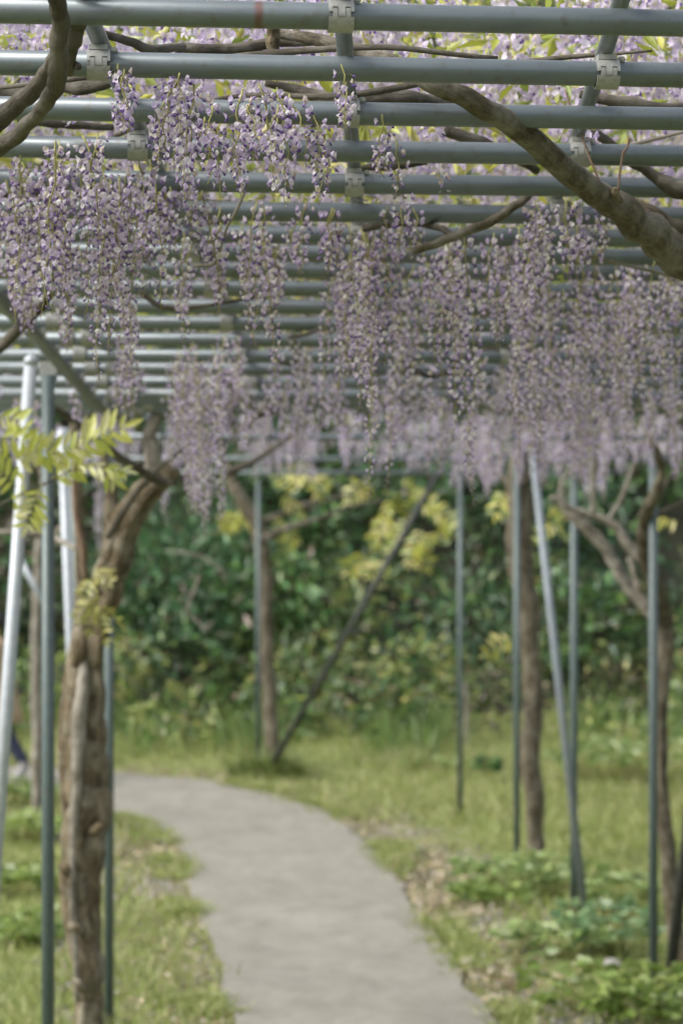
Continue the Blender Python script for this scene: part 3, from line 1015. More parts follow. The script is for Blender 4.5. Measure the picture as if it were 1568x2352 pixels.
# x, top, tip, how many, spread, bareness
CL = [
    (370, 205, 345, 3, 25, .05), (440, 200, 470, 5, 30, .05), (482, 215, 430, 3, 20, .22), (415, 190, 380, 3, 22, .05), (575, 205, 430, 3, 18, .22), (615, 200, 470, 3, 20, .22),
    (655, 225, 440, 3, 15, .22), (735, 290, 455, 4, 14, .05), (540, 290, 430, 2, 15, .22), (888, 285, 400, 2, 10, .45), (913, 300, 440, 1, 6, .45),
    (800, 150, 262, 2, 10, .45), (295, 165, 300, 3, 20, .22),
    (20, 395, 760, 7, 42, .05), (90, 375, 740, 8, 42, .05), (160, 350, 740, 8, 40, .05), (215, 335, 730, 6, 25, .05), (265, 400, 870, 7, 25, .05),
    (310, 380, 800, 5, 25, .22), (350, 390, 640, 6, 25, .05), (385, 440, 625, 4, 15, .22), (40, 480, 720, 4, 30, .05), (130, 545, 790, 6, 55, .05),
    (300, 640, 935, 3, 18, .22), (430, 430, 565, 3, 30, .05), (470, 470, 745, 3, 30, .22), (420, 560, 825, 3, 20, .22),
    (510, 560, 725, 3, 20, .22), (560, 520, 690, 2, 20, .22), (610, 480, 835, 5, 20, .22), (650, 520, 700, 3, 20, .05), (690, 480, 655, 3, 25, .22),
    (755, 490, 645, 5, 20, .05), (838, 530, 1165, 3, 12, .22), (820, 525, 980, 4, 22, .05), (800, 560, 900, 4, 18, .05), (880, 540, 850, 4, 20, .05), (745, 620, 865, 4, 25, .05),
    (700, 760, 900, 4, 25, .05), (905, 470, 565, 3, 15, .22), (942, 455, 590, 4, 18, .05), (960, 600, 725, 2, 12, .22), (935, 620, 1110, 3, 10, .22), (925, 620, 860, 2, 14, .05),
    (985, 590, 690, 2, 12, .22), (1045, 545, 1130, 4, 18, .05), (1050, 540, 940, 4, 22, .05), (1010, 580, 900, 2, 12, .22), (1090, 600, 800, 2, 15, .22), (1140, 560, 820, 4, 25, .05),
    (1195, 600, 1060, 4, 16, .22), (1200, 620, 900, 3, 20, .05), (1230, 465, 625, 5, 18, .05), (1262, 470, 700, 5, 25, .05), (1180, 520, 765, 4, 20, .05), (1310, 500, 645, 4, 25, .22),
    (1360, 490, 625, 4, 30, .05), (1300, 620, 900, 6, 30, .05), (1250, 640, 905, 5, 25, .05), (1400, 640, 905, 5, 30, .22), (1455, 590, 850, 4, 22, .05),
    (1500, 620, 900, 5, 28, .22), (1550, 600, 905, 5, 24, .05), (1420, 720, 965, 5, 30, .05), (1350, 720, 1000, 5, 30, .05),
    (430, 832, 1200, 7, 28, .05), (480, 805, 1235, 8, 28, .05), (520, 790, 1060, 6, 22, .05), (452, 862, 1265, 5, 18, .05), (555, 820, 1005, 4, 15, .05), (395, 880, 1060, 2, 12, .22),
    (640, 830, 985, 4, 25, .05), (700, 830, 1000, 4, 25, .05), (1120, 830, 1050, 5, 30, .05), (1180, 850, 1005, 5, 30, .05),
    (1260, 840, 1080, 8, 35, .05), (1330, 850, 1125, 8, 35, .05), (1390, 850, 1095, 7, 35, .05), (1450, 850, 1025, 6, 30, .05), (1530, 850, 1075, 7, 30, .05),
    (770, 840, 965, 3, 20, .22), (900, 840, 1000, 3, 20, .05), (985, 850, 1065, 4, 25, .05), (225, 985, 1265, 2, 10, .05), (290, 800, 930, 3, 20, .22),
    (600, 890, 1010, 4, 45, .22), (740, 890, 1030, 4, 50, .05), (860, 895, 1035, 4, 45, .22), (960, 890, 1050, 4, 40, .05), (1070, 890, 1085, 5, 45, .05), (1190, 885, 1095, 5, 45, .05), (1290, 900, 1130, 4, 40, .05),
    (120, 890, 1010, 2, 60, .22), (30, 870, 960, 2, 30, .22),
]


def owner(x, y, d):
    if d > 13.2:
        return vG if x < 330 else vF if x < 900 else vD if x < 1400 else vE
    if x < 600 and y < 340:
        return vA
    if x < 700:
        return vC
    if d < 7.9:
        return vB
    return vD if x < 1290 else vE


for x, y, yb, n, sx, sp in CL:
    for i in range(max(1, int(n * .86 + .5))):
        xx = x + random.uniform(-1.4, 1.4) * sx
        yt = y + random.uniform(-34, 52)
        d = y_to_d(yt) + random.uniform(-.12, .12)
        ln_ = (yb - y) * random.uniform(.42, 1.04) if i else (yb - y)
        xx0 = xx
        px = (xx0 - 784) * d / F
        d += px * SK
        hang(xx, yt + 4, d, yt + ln_, owner(xx, yt, d), 0, sp)

# farther racemes under the level part of the trellis
FAR = [(330, 470, 985, 1180, 16), (560, 800, 962, 1088, 32), (800, 1010, 965, 1085, 24), (1010, 1200, 955, 1130, 36), (1190, 1420, 955, 1140, 44), (1420, 1600, 960, 1080, 26),
       (545, 740, 985, 1095, 24), (1040, 1150, 1000, 1150, 14), (120, 330, 985, 1110, 12), (-30, 120, 960, 1060, 10)]
for x0, x1, y0, yb, n in FAR:
    for i in range(int(n * .68)):
        xx = random.uniform(x0, x1)
        yt = random.uniform(y0 - 8, min(1062, y0 + 62))
        d = min(24, y_to_d(yt))
        hang(xx, yt, d, max(yt + 40, yb + random.uniform(-110, 35)), owner(xx, yt, d), .02, .05)

# blossom mass lying over the top of the trellis (past counting)
LOWV = []
for i in range(10):
    st, bl = make_raceme(500 + i, [.22, .3, .38, .3, .26][i % 5], 56, True, .08)
    nv = len(bl.v)
    LOWV.append((np.array([tuple(v) for v in bl.v]), np.array(bl.f), np.array(bl.c), [.22, .3, .38, .3, .26][i % 5]))


def mass(name, spots, parent):
    Vs, Fs, Cs = [], [], []
    off = 0
    for (x, d, z) in spots:
        V, Fc, C, L = LOWV[rng.integers(len(LOWV))]
        a = rng.uniform(0, 6.28)
        tx = rng.normal(0, .22)
        ty = rng.normal(0, .22)
        Rm = np.array(Matrix.Rotation(a, 3, 'Z') @ Matrix.Rotation(tx, 3, 'X') @ Matrix.Rotation(ty, 3, 'Y'))
        s = rng.uniform(.9, 1.25)
        Vs.append((V * s) @ Rm.T + np.array([x, d, z]))
        Fs.append(Fc + off)
        Cs.append(C * rng.uniform(.9, 1.12))
        off += len(V)
    me = fast_mesh(name, np.concatenate(Vs), np.concatenate(Fs), np.clip(np.concatenate(Cs), 0, .85), M['petal'])
    o = link(name, me)
    attach(o, parent)
    tag(o, kind='stuff')
    return o


spots = []
for i in range(680):
    d = rng.uniform(5.3, 11)
    half = 784 / F * d + .35
    x = rng.uniform(-half, half)
    h = .30 + .26 * (1 - rng.random() ** 1.6) + max(0, (d - 6.0)) * .30 * rng.random() ** .8
    spots.append((x, d + x * SK, trellis_z(d) + h))
mass('blossoms', spots[:340], vB)
mass('blossoms', spots[340:], vA)
spots = []
for i in range(190):
    d = rng.uniform(10.5, 24)
    half = 784 / F * d + .4
    spots.append((rng.uniform(-half, half), d, trellis_z(d) + rng.uniform(.28, .6)))
mass('blossoms', spots, vD)


# ------------------------------------------------------------------ leaf helpers
def leaf_cloud(cen, direc, length, width, cols, droop=.25):
    """many single leaves as folded kites; arrays (n,3),(n,3),(n,),(n,),(n,3)"""
    n = len(cen)
    direc = direc / np.linalg.norm(direc, axis=1, keepdims=True)
    rv = rng.normal(size=(n, 3))
    sd_ = np.cross(direc, rv)
    sd_ /= np.linalg.norm(sd_, axis=1, keepdims=True)
    nm = np.cross(sd_, direc)
    L = length[:, None]
    W = width[:, None] / 2
    p0 = cen
    p1 = cen + direc * L * .42 + sd_ * W + nm * W * .3
    p2 = cen + direc * L + nm * L * (-droop)
    p3 = cen + direc * L * .42 - sd_ * W + nm * W * .3
    V = np.stack([p0, p1, p2, p3], axis=1).reshape(-1, 3)
    b = np.arange(n)[:, None] * 4
    Fc = np.concatenate([b + np.array([0, 1, 2]), b + np.array([0, 2, 3])], axis=1).reshape(-1, 3)
    C = np.repeat(cols, 4, axis=0)
    return V, Fc, C


def pick(pal, n, jit=.2):
    pal = np.array(pal)
    c = pal[rng.integers(len(pal), size=n)]
    return np.clip(c * rng.uniform(1 - jit, 1 + jit, size=(n, 1)), 0, .9)


YOUNG = [(.42, .46, .06), (.50, .50, .09), (.33, .40, .06), (.55, .50, .14), (.26, .34, .06)]
EVER = [(.028, .078, .026), (.045, .115, .034), (.075, .16, .045), (.035, .09, .042), (.10, .20, .058), (.06, .085, .032), (.14, .23, .065), (.07, .15, .065), (.10, .085, .05)]
BANK = [(.10, .18, .05), (.14, .22, .06), (.20, .26, .07), (.07, .13, .04), (.28, .31, .09), (.11, .17, .07), (.30, .32, .10), (.16, .14, .08)]

# young leaves among the blossoms on top of the trellis
n = 6200
d = rng.uniform(5.6, 12, n)
x = rng.uniform(-1, 1, n) * (784 / F * d + .4)
z = np.array([trellis_z(v) for v in d]) + .06 + rng.random(n) ** .8 * (.45 + np.clip(d - 6.2, 0, 5) * .36)
V, Fc, C = leaf_cloud(np.stack([x, d + x * SK, z], 1), rng.normal(size=(n, 3)) * [1, 1, .7] + [0, 0, -.5], rng.uniform(.045, .085, n), rng.uniform(.016, .028, n), pick(YOUNG, n))
o = link('leaves', fast_mesh('leaves', V, Fc, C, M['leaf']))
attach(o, vB)
tag(o, kind='stuff')

# compound leaves that can be picked out
def leaflet_mesh(seed, col):
    rnd = random.Random(seed)
    prof = [0, .62, .95, 1.0, .86, .55, .0]
    L, W = 1.0, .142
    mb = MB()
    nseg = len(prof) - 1
    for i, p in enumerate(prof):
        t = i / nseg
        zc = -.16 * t * t
        if p == 0:
            mb.v.append((t * L, 0, zc))
        else:
            mb.v += [(t * L, W * p, zc + .05 * p), (t * L, 0, zc), (t * L, -W * p, zc + .05 * p)]
    idx = [[0]] + [[1 + 3 * k, 2 + 3 * k, 3 + 3 * k] for k in range(nseg - 1)] + [[1 + 3 * (nseg - 1)]]
    for a, b in zip(idx, idx[1:]):
        if len(a) == 1:
            mb.f += [(a[0], b[1], b[0]), (a[0], b[2], b[1])]
        elif len(b) == 1:
            mb.f += [(a[0], a[1], b[0]), (a[1], a[2], b[0])]
        else:
            mb.f += [(a[0], a[1], b[1], b[0]), (a[1], a[2], b[2], b[1])]
    mb.c = [tuple(np.clip(np.array(col) * (1.0 if k % 3 else 1.12), 0, .9)) for k in range(len(mb.v))]
    return mb.mesh('leaflet', M['leaf'], True)


LEAF = {'lime': [leaflet_mesh(1, (.54, .57, .12)), leaflet_mesh(2, (.60, .61, .16)), leaflet_mesh(3, (.47, .53, .11)), leaflet_mesh(4, (.62, .61, .30))],
        'olive': [leaflet_mesh(5, (.34, .34, .08)), leaflet_mesh(6, (.42, .40, .12)), leaflet_mesh(7, (.28, .30, .07))],
        'pale': [leaflet_mesh(8, (.66, .66, .38)), leaflet_mesh(9, (.60, .62, .25))],  # leaflets lit nearly white, that light put into their tint
        'yellow': [leaflet_mesh(10, (.50, .48, .08)), leaflet_mesh(11, (.54, .49, .17)), leaflet_mesh(12, (.38, .42, .08)), leaflet_mesh(15, (.36, .40, .13))],
        'green': [leaflet_mesh(13, (.30, .36, .06)), leaflet_mesh(14, (.36, .42, .09))]}


def compound_leaf(a, b, parent, kind, pairs=6, size=.075, sag=.03, roll=None):
    """pinnate leaf from point a to point b (picture x, y, depth)"""
    A, B = P(*a), P(*b)
    L = (B - A).length
    pts = []
    for i in range(7):
        t = i / 6
        pts.append(A.lerp(B, t) + Vector((0, 0, 4 * sag * t * (1 - t))))
    v, f, bk = tube(pts, [.0016 * (1.3 - .8 * i / 6) for i in range(7)], 5)
    mb = MB()
    mb.add(v, f, [(.40, .40, .12)] * len(v))
    leaf = mb.build('leaf', M['leaf'])
    attach(leaf, parent)
    ax = (B - A).normalized()
    ro = random.uniform(0, 6.28) if roll is None else roll
    side0 = ax.cross(Vector((0, 0, 1)) if abs(ax.z) < .9 else Vector((1, 0, 0))).normalized()
    nrm0 = side0.cross(ax).normalized()
    nrm = nrm0 * math.cos(ro) + side0 * math.sin(ro)
    side = ax.cross(nrm).normalized()
    for i in range(pairs * 2 + 1):
        if i == pairs * 2:
            t, s_, dr = 1.0, 0, ax
        else:
            t = .2 + .76 * (i // 2) / max(1, pairs - 1)
            s_ = 1 if i % 2 else -1
            dr = (ax * random.uniform(.35, .75) + side * s_ + nrm * random.uniform(-.35, .25) + Vector((0, 0, random.uniform(-.35, .1)))).normalized()
        k = t * 6
        i0 = min(5, int(k))
        p = pts[i0].lerp(pts[i0 + 1], k - i0)
        nn = (nrm + Vector((random.uniform(-.5, .5), random.uniform(-.5, .5), random.uniform(-.3, .3)))).normalized()
        y_ = nn.cross(dr).normalized()
        z_ = dr.cross(y_).normalized()
        q = bpy.data.objects.new('leaflet', random.choice(LEAF[kind]))
        COL.objects.link(q)
        q.parent = leaf
        sz = size * random.uniform(.75, 1.15) * (.75 + .5 * math.sin(math.pi * min(1, t * .9)))
        mw = Matrix((dr, y_, z_)).transposed().to_4x4() @ Matrix.Diagonal((sz, sz, sz, 1))
        mw.translation = p
        q.matrix_local = mw
    return leaf


# bright spray by the galvanised pole
HP = math.pi / 2
compound_leaf((138, 1046, 8.5), (282, 982, 8.45), vC, 'lime', 6, .08, .01, HP)
compound_leaf((150, 1052, 8.55), (236, 1010, 8.5), vC, 'lime', 5, .07, .01, HP)
compound_leaf((-20, 1004, 8.5), (118, 1046, 8.5), vC, 'lime', 6, .07, .02, HP)
compound_leaf((-10, 960, 8.55), (60, 985, 8.5), vC, 'lime', 5, .065, .02, HP)
compound_leaf((20, 1060, 8.5), (150, 1030, 8.5), vC, 'lime', 6, .07, .01, HP + .4)
compound_leaf((98, 1110, 8.5), (62, 1206, 8.5), vC, 'lime', 6, .06, .0, HP)
compound_leaf((40, 1120, 8.55), (-20, 1075, 8.5), vC, 'lime', 5, .07, .01, HP)
compound_leaf((120, 1098, 8.5), (180, 1076, 8.5), vC, 'lime', 5, .06, .0, HP)
compound_leaf((160, 1064, 8.5), (288, 1082, 8.5), vC, 'pale', 6, .065, .0, .5)
compound_leaf((230, 1074, 8.5), (262, 1100, 8.5), vC, 'lime', 3, .06, .0, HP)
compound_leaf((60, 1085, 8.6), (40, 1150, 8.5), vC, 'lime', 5, .06, .0, HP)
# olive spray on the trunk
for a, b in (((220, 1300), (222, 1400)), ((225, 1380), (180, 1420)), ((228, 1390), (280, 1440)), ((226, 1400), (245, 1470)), ((222, 1370), (205, 1450)), ((232, 1420), (300, 1500)), ((216, 1310), (250, 1340)), ((214, 1330), (190, 1370))):
    compound_leaf((a[0], a[1], 10.45), (b[0], b[1], 10.4), vC, 'olive', 5, .046, .02)
# leaves hanging at the top
for a, b, k in (((1190, 70, 6.2), (1184, 140, 6.2), 'lime'), ((1150, 80, 6.2), (1240, 120, 6.2), 'lime'), ((1438, 80, 6.2), (1450, 130, 6.2), 'lime'),
                ((1420, 90, 6.3), (1390, 140, 6.3), 'lime'), ((960, 90, 6.5), (940, 150, 6.5), 'lime'), ((1000, 80, 6.5), (1080, 110, 6.5), 'lime'), ((1340, 575, 7.2), (1420, 590, 7.2), 'green'), ((1330, 590, 7.2), (1290, 640, 7.2), 'green'), ((400, 540, 7.0), (480, 590, 7.0), 'green'),
                ((830, 300, 5.8), (850, 320, 5.8), 'lime'), ((60, 120, 6.6), (20, 160, 6.6), 'lime'), ((600, 190, 5.9), (650, 215, 5.9), 'lime')):
    compound_leaf(a, b, vB, k, 5, .07 if k == 'lime' else .045)
# yellow sprays of the far plant and the middle plant
YS = [(880, 1120, 930, 1180), (900, 1140, 870, 1220), (930, 1130, 1000, 1170), (960, 1160, 1040, 1200), (990, 1180, 1050, 1230), (940, 1190, 890, 1260), (970, 1210, 940, 1290), (1010, 1220, 960, 1270),
      (860, 1110, 800, 1150), (880, 1180, 860, 1250), (850, 1150, 820, 1110), (1040, 1200, 1000, 1240), (920, 1100, 960, 1140), (700, 1130, 640, 1100), (640, 1140, 690, 1180), (620, 1190, 680, 1240), (560, 1180, 520, 1210),
      (540, 1170, 590, 1210), (650, 1110, 700, 1080), (760, 1090, 730, 1130), (840, 1270, 800, 1310), (890, 1290, 850, 1320), (680, 1230, 650, 1260), (500, 1180, 540, 1210), (950, 1240, 980, 1300)]
for x0, y0, x1, y1 in YS:
    d = random.uniform(24.0, 26.0)
    compound_leaf((x0, y0, d), (x1, y1, d + random.uniform(-.2, .2)), vF, 'yellow', 5, .135, .03)
for x0, y0, x1, y1 in [(1250, 1190, 1300, 1230), (1280, 1210, 1240, 1240), (1310, 1200, 1270, 1170), (1180, 1470, 1120, 1500), (1560, 1200, 1500, 1210), (1160, 1130, 1140, 1180)]:
    d = random.uniform(17, 20)
    compound_leaf((x0, y0, d), (x1, y1, d), vD, 'yellow', 4, .09, .03)

# ------------------------------------------------------------------ green bank behind
def clumps(n_cl, n_leaf, xr, dr, zf, rad, pal, ln, wd, mname, name, squash=.75, shell=.55, bright=1.0, hollow=False):
    cs, ds, ls, ws, cols = [], [], [], [], []
    for i in range(n_cl):
        cx = xr[0] + (xr[1] - xr[0]) * ((i * .7548776662 + .13) % 1.0)
        cd = dr[0] + (dr[1] - dr[0]) * ((i * .5698402910 + .37) % 1.0)
        if hollow and noise.noise((cx * .55, cd * .35, 6.1)) < -.32:
            continue
        cz = zf(cx, cd)
        r = rng.uniform(*rad)
        m = int(n_leaf * (r / rad[1]) ** 2)
        u = rng.normal(size=(m, 3))
        u /= np.linalg.norm(u, axis=1, keepdims=True)
        q = u * (r * (shell + (1 - shell) * rng.random((m, 1)))) * [1, 1, squash]
        lump_ = 1 + .25 * np.sin(u[:, :1] * 5 + i) * np.cos(u[:, 2:] * 4 + i * 2)
        q = q * lump_ + [cx, cd, cz]
        cs.append(q)
        ds.append(u + [0, 0, -.35] + rng.normal(size=(m, 3)) * .6)
        base = np.array(pal[rng.integers(len(pal))]) * bright
        mixc = np.array(pal)[rng.integers(len(pal), size=m)] * bright
        base = np.where(rng.random((m, 1)) < .45, mixc, base)
        c = base * rng.uniform(.55, 1.5, size=(m, 1)) * (1 + rng.normal(0, .08, (m, 3)))
        cols.append(np.clip(c, .005, .6))
        k = rng.uniform(.75, 1.25)
        ls.append(rng.uniform(*ln, m) * k)
        ws.append(rng.uniform(*wd, m) * k)
    V, Fc, C = leaf_cloud(np.concatenate(cs), np.concatenate(ds), np.concatenate(ls), np.concatenate(ws), np.concatenate(cols))
    o = link(name, fast_mesh(name, V, Fc, C, M[mname]))
    return o


o = clumps(175, 460, (-8, 8), (28.6, 34.5), lambda x, d: gz(x, d) + rng.uniform(.0, 1.3), (.35, .95), EVER, (.12, .20), (.05, .085), 'evergreen', 'undergrowth', bright=1.02, hollow=True)
tag(o, 'dark evergreen undergrowth covering the bank behind the trellis', 'undergrowth', kind='stuff')
o = clumps(95, 300, (-8, 8), (26.7, 30.6), lambda x, d: gz(x, d) + rng.uniform(-.1, .7), (.3, .7), BANK, (.10, .18), (.04, .08), 'leaf', 'undergrowth', bright=1.1)
tag(o, 'mid green leafy undergrowth at the foot of the bank', 'undergrowth', kind='stuff')
o = clumps(260, 340, (-13, 13), (33, 62), lambda x, d: gz(x, d) + rng.uniform(.2, 2.8), (.9, 2.0), EVER + BANK + [(.26, .30, .06), (.32, .34, .07), (.28, .32, .06)], (.18, .30), (.08, .14), 'leaf', 'woodland_foliage')
tag(o, 'mixed green wood rising up the slope beyond the bank', 'wood', kind='stuff')

# bare dead twigs and a pale stake in the bank
st = root('stake', (P(1068, 1700, 26.5).x, 26.5, gz(1.35, 26.5)), 'short pale wooden stake standing in tall grass beside the slim post', 'stake')
limb('shaft', [(1072, 1740, 26.5, 9), (1072, 1640, 26.5, 9), (1070, 1590, 26.5, 10)], st, M['bark_pale'], .08, 8)
limb('tip', [(1070, 1590, 26.5, 11), (1069, 1578, 26.5, 12), (1068, 1566, 26.5, 8)], st, M['bark_pale'], .05, 8)

# ------------------------------------------------------------------ grass, litter, gravel
def edge_dist(x, d):
    P2 = PATHPOLY
    best = np.full(len(x), 9.0)
    for i in range(0, len(P2)):
        best = np.minimum(best, np.hypot(x - P2[i, 0], d - P2[i, 1]))
    return best


def scatter(n, x0, x1, d0, d1):
    t = rng.random(n)
    d = d0 + (d1 - d0) * t
    x = rng.uniform(x0, x1, n)
    keep = (np.abs(x) < 784 / F * d + 1.3)
    return x[keep], d[keep]


def zarr(x, d):
    return np.array([gz(float(a), float(b)) for a, b in zip(x, d)])


def blades(n, d0, d1, hmin, hmax, pal, wid, keepf, name, lean=.5):
    x, d = scatter(n, -6, 6, d0, d1)
    e0 = edge_dist(x, d)
    en = np.array([noise.noise((float(a) * 2.6, float(b) * 2.6, 1.5)) for a, b in zip(x, d)])
    k = (~in_path(x, d)) | (e0 < np.clip(en, 0, 1) * .32)
    x, d = x[k], d[k]
    pn = np.array([noise.noise((float(a) * .9, float(b) * .7, 5.5)) for a, b in zip(x, d)])
    k = keepf(x, d, pn)
    x, d, pn = x[k], d[k], pn[k]
    m = len(x)
    h = rng.uniform(hmin, hmax, m) * (1 + .5 * pn)
    base = np.stack([x, d, zarr(x, d) - .01], 1)
    a = rng.uniform(0, 6.28, m)
    side = np.stack([np.cos(a), np.sin(a), np.zeros(m)], 1) * rng.uniform(.6, 1.2, (m, 1)) * wid / 2
    ln_ = np.stack([rng.normal(0, lean, m), rng.normal(0, lean, m), np.ones(m)], 1)
    ln_ /= np.linalg.norm(ln_, axis=1, keepdims=True)
    mid = base + ln_ * h[:, None] * .6
    tip = base + ln_ * h[:, None] + np.stack([ln_[:, 0], ln_[:, 1], -np.abs(ln_[:, 0]) * .4], 1) * h[:, None] * .5
    V = np.stack([base - side, base + side, mid + side * .7, tip, mid - side * .7], 1).reshape(-1, 3)
    b = np.arange(m)[:, None] * 5
    Fc = np.concatenate([b + np.array([0, 1, 2]), b + np.array([0, 2, 4]), b + np.array([4, 2, 3])], 1).reshape(-1, 3)
    C = np.repeat(pick(pal, m, .25), 5, 0)
    o = link(name, fast_mesh(name, V, Fc, C, M['grass']))
    return o


GRASS = [(.20, .26, .055), (.25, .31, .075), (.32, .34, .11), (.17, .23, .045), (.37, .36, .16), (.30, .35, .11)]


def lawn_keep(x, d, pn):
    e = edge_dist(x, d)
    bare = np.clip((.5 - e) / .35, 0, 1) * .9 + ((x > -.2) & (d < 20)) * np.clip((.95 - e) / .3, 0, 1) * .6 + (pn < -.28) * .45
    bare = bare + ((x < -.4) & (d > 16.2) & (d < 18.6)) * np.clip((1.0 - e) / .3, 0, 1) * .5 - ((x < -.4) & (d < 16)) * .55
    return rng.random(len(x)) > bare


g = tag(blades(120000, 10.6, 28.2, .04, .13, GRASS, .013, lawn_keep, 'grass'), 'short yellowish green grass on both sides of the path', 'grass', kind='stuff')
straw = tag(blades(26000, 20, 27.5, .1, .26, [(.33, .33, .13), (.40, .38, .18), (.28, .32, .10), (.24, .30, .08)], .012, lambda x, d, pn: rng.random(len(x)) < np.clip((d - 19.5) / 4, 0, 1) * np.clip(.6 + pn, .1, 1), 'straw_grass', .4),
            'thin straw coloured grass between the path bend and the bank', 'grass', kind='stuff')
tallg = tag(blades(7000, 25.6, 28.8, .18, .5, [(.12, .22, .05), (.17, .27, .06), (.22, .30, .08), (.1, .18, .06)], .022, lambda x, d, pn: rng.random(len(x)) < np.clip(.4 + 2.2 * pn, .05, 1), 'tall_grass', .35),
            'taller fresh green grass at the foot of the bank', 'grass', kind='stuff')


def tufts(cen, per, h, spread, pal, wid, name, lean=.6):
    m = len(cen) * per
    c = np.repeat(np.array(cen), per, 0)
    x = c[:, 0] + rng.normal(0, spread, m)
    d = c[:, 1] + rng.normal(0, spread, m)
    hh = rng.uniform(.5, 1.1, m) * h
    base = np.stack([x, d, zarr(x, d) - .01], 1)
    a = rng.uniform(0, 6.28, m)
    side = np.stack([np.cos(a), np.sin(a), np.zeros(m)], 1) * wid / 2
    ln_ = np.stack([(x - c[:, 0]) / spread * .35 + rng.normal(0, lean * .5, m), (d - c[:, 1]) / spread * .35 + rng.normal(0, lean * .5, m), np.ones(m)], 1)
    ln_ /= np.linalg.norm(ln_, axis=1, keepdims=True)
    mid = base + ln_ * hh[:, None] * .6
    tip = base + ln_ * hh[:, None] + np.stack([ln_[:, 0], ln_[:, 1], -.3 * np.hypot(ln_[:, 0], ln_[:, 1])], 1) * hh[:, None] * .6
    V = np.stack([base - side, base + side, mid + side * .7, tip, mid - side * .7], 1).reshape(-1, 3)
    b = np.arange(m)[:, None] * 5
    Fc = np.concatenate([b + np.array([0, 1, 2]), b + np.array([0, 2, 4]), b + np.array([4, 2, 3])], 1).reshape(-1, 3)
    return link(name, fast_mesh(name, V, Fc, np.repeat(pick(pal, m, .25), 5, 0), M['grass']))


vc = []
for side_, sg in ((cl, -1), (cr, 1)):
    for p in side_:
        if 11.8 < p[1] < 26:
            for _ in range(3):
                if noise.noise((p[0] * 1.1, p[1] * 1.1, 7.7 + sg)) > -.02:
                    vc.append((p[0] + sg * rng.uniform(-.01, .22), p[1] + rng.uniform(-.12, .12)))
tag(tufts(vc, 46, .10, .055, GRASS, .011, 'verge_grass'), 'low uneven grass tufts growing over the path edges', 'grass', kind='stuff')


def litter(n, region, size, pal, name, label, cat):
    x, d = scatter(n, -5, 5, 11.6, 26)
    k = region(x, d)
    x, d = x[k], d[k]
    m = len(x)
    cen = np.stack([x, d, zarr(x, d) + .012], 1)
    dr = rng.normal(size=(m, 3)) * [1, 1, .18]
    V, Fc, C = leaf_cloud(cen, dr, rng.uniform(*size, m), rng.uniform(*size, m) * .55, pick(pal, m, .3), .05)
    return tag(link(name, fast_mesh(name, V, Fc, C, M['dry'])), label, cat, kind='stuff')


litter(90000, lambda x, d: (~in_path(x, d)) & (edge_dist(x, d) < .95) & (rng.random(len(x)) < np.clip(1.15 - edge_dist(x, d) * 1.15, 0, 1)), (.015, .05),
       [(.34, .27, .18), (.42, .35, .25), (.26, .20, .13), (.5, .44, .36), (.30, .28, .25)], 'leaf_litter', 'tan fallen leaves and petals scattered along the path edges', 'leaf litter')
litter(12000, lambda x, d: in_path(x, d) & (rng.random(len(x)) < np.clip(1.1 - edge_dist(x, d) * 2.6, .10, 1)), (.01, .035),
       [(.5, .44, .42), (.34, .27, .18), (.55, .48, .55)], 'fallen_petals', 'small pale fallen petals lying on the path', 'petals')


def gravel():
    x, d = scatter(26000, -4, 5, 11.8, 22)
    k = (~in_path(x, d)) & (edge_dist(x, d) < .9)
    x, d = x[k], d[k]
    pn = np.array([noise.noise((float(a) * 1.4, float(b) * 1.1, 2.2)) for a, b in zip(x, d)])
    k = rng.random(len(x)) < np.clip(pn * 2.2 + .15, 0, 1)
    x, d = x[k], d[k]
    m = len(x)
    z = zarr(x, d)
    s = rng.uniform(.008, .026, m)
    o8 = np.array([(1, 0, 0), (0, 1, 0), (-1, 0, 0), (0, -1, 0), (0, 0, .7), (0, 0, -.6)])
    V = o8[None] * s[:, None, None] * rng.uniform(.7, 1.3, (m, 6, 1)) + np.stack([x, d, z + .004], 1)[:, None]
    f8 = np.array([(0, 1, 4), (1, 2, 4), (2, 3, 4), (3, 0, 4), (1, 0, 5), (2, 1, 5), (3, 2, 5), (0, 3, 5)])
    Fc = (f8[None] + np.arange(m)[:, None, None] * 6).reshape(-1, 3)
    C = np.repeat(pick([(.30, .29, .28), (.38, .37, .36), (.24, .22, .20), (.44, .41, .37)], m, .2), 6, 0)
    return tag(link('gravel', fast_mesh('gravel', V.reshape(-1, 3), Fc, C, M['dry'])), 'grey gravel in bare patches beside the path', 'gravel', kind='stuff')


gravel()


def straw_patch():
    cen = []
    for (px, py, n_, sx, sy) in ((1030, 2085, 420, .16, .5), (985, 2010, 240, .14, .5), (1130, 2260, 180, .2, .3), (365, 1965, 220, .22, .5), (330, 1900, 120, .2, .4), (820, 1905, 160, .2, .5)):
        g_ = ground_at(px, py)
        for _ in range(n_):
            cen.append((g_.x + rng.normal(0, sx), g_.y + rng.normal(0, sy)))
    c = np.array(cen)
    c = c[~in_path(c[:, 0], c[:, 1])]
    m = len(c)
    q = np.stack([c[:, 0], c[:, 1], zarr(c[:, 0], c[:, 1]) + .03 + rng.random(m) * .03], 1)
    V, Fc, C = leaf_cloud(q, rng.normal(size=(m, 3)) * [1, 1, .15], rng.uniform(.04, .11, m), rng.uniform(.012, .04, m), pick([(.36, .30, .19), (.42, .36, .25), (.28, .22, .13), (.38, .34, .27), (.26, .24, .19)], m, .25), .05)
    return tag(link('dead_leaves', fast_mesh('dead_leaves', V, Fc, C, M['dry'])), 'patches of dry tan leaves on bare earth beside the path', 'leaf litter', kind='stuff')


straw_patch()

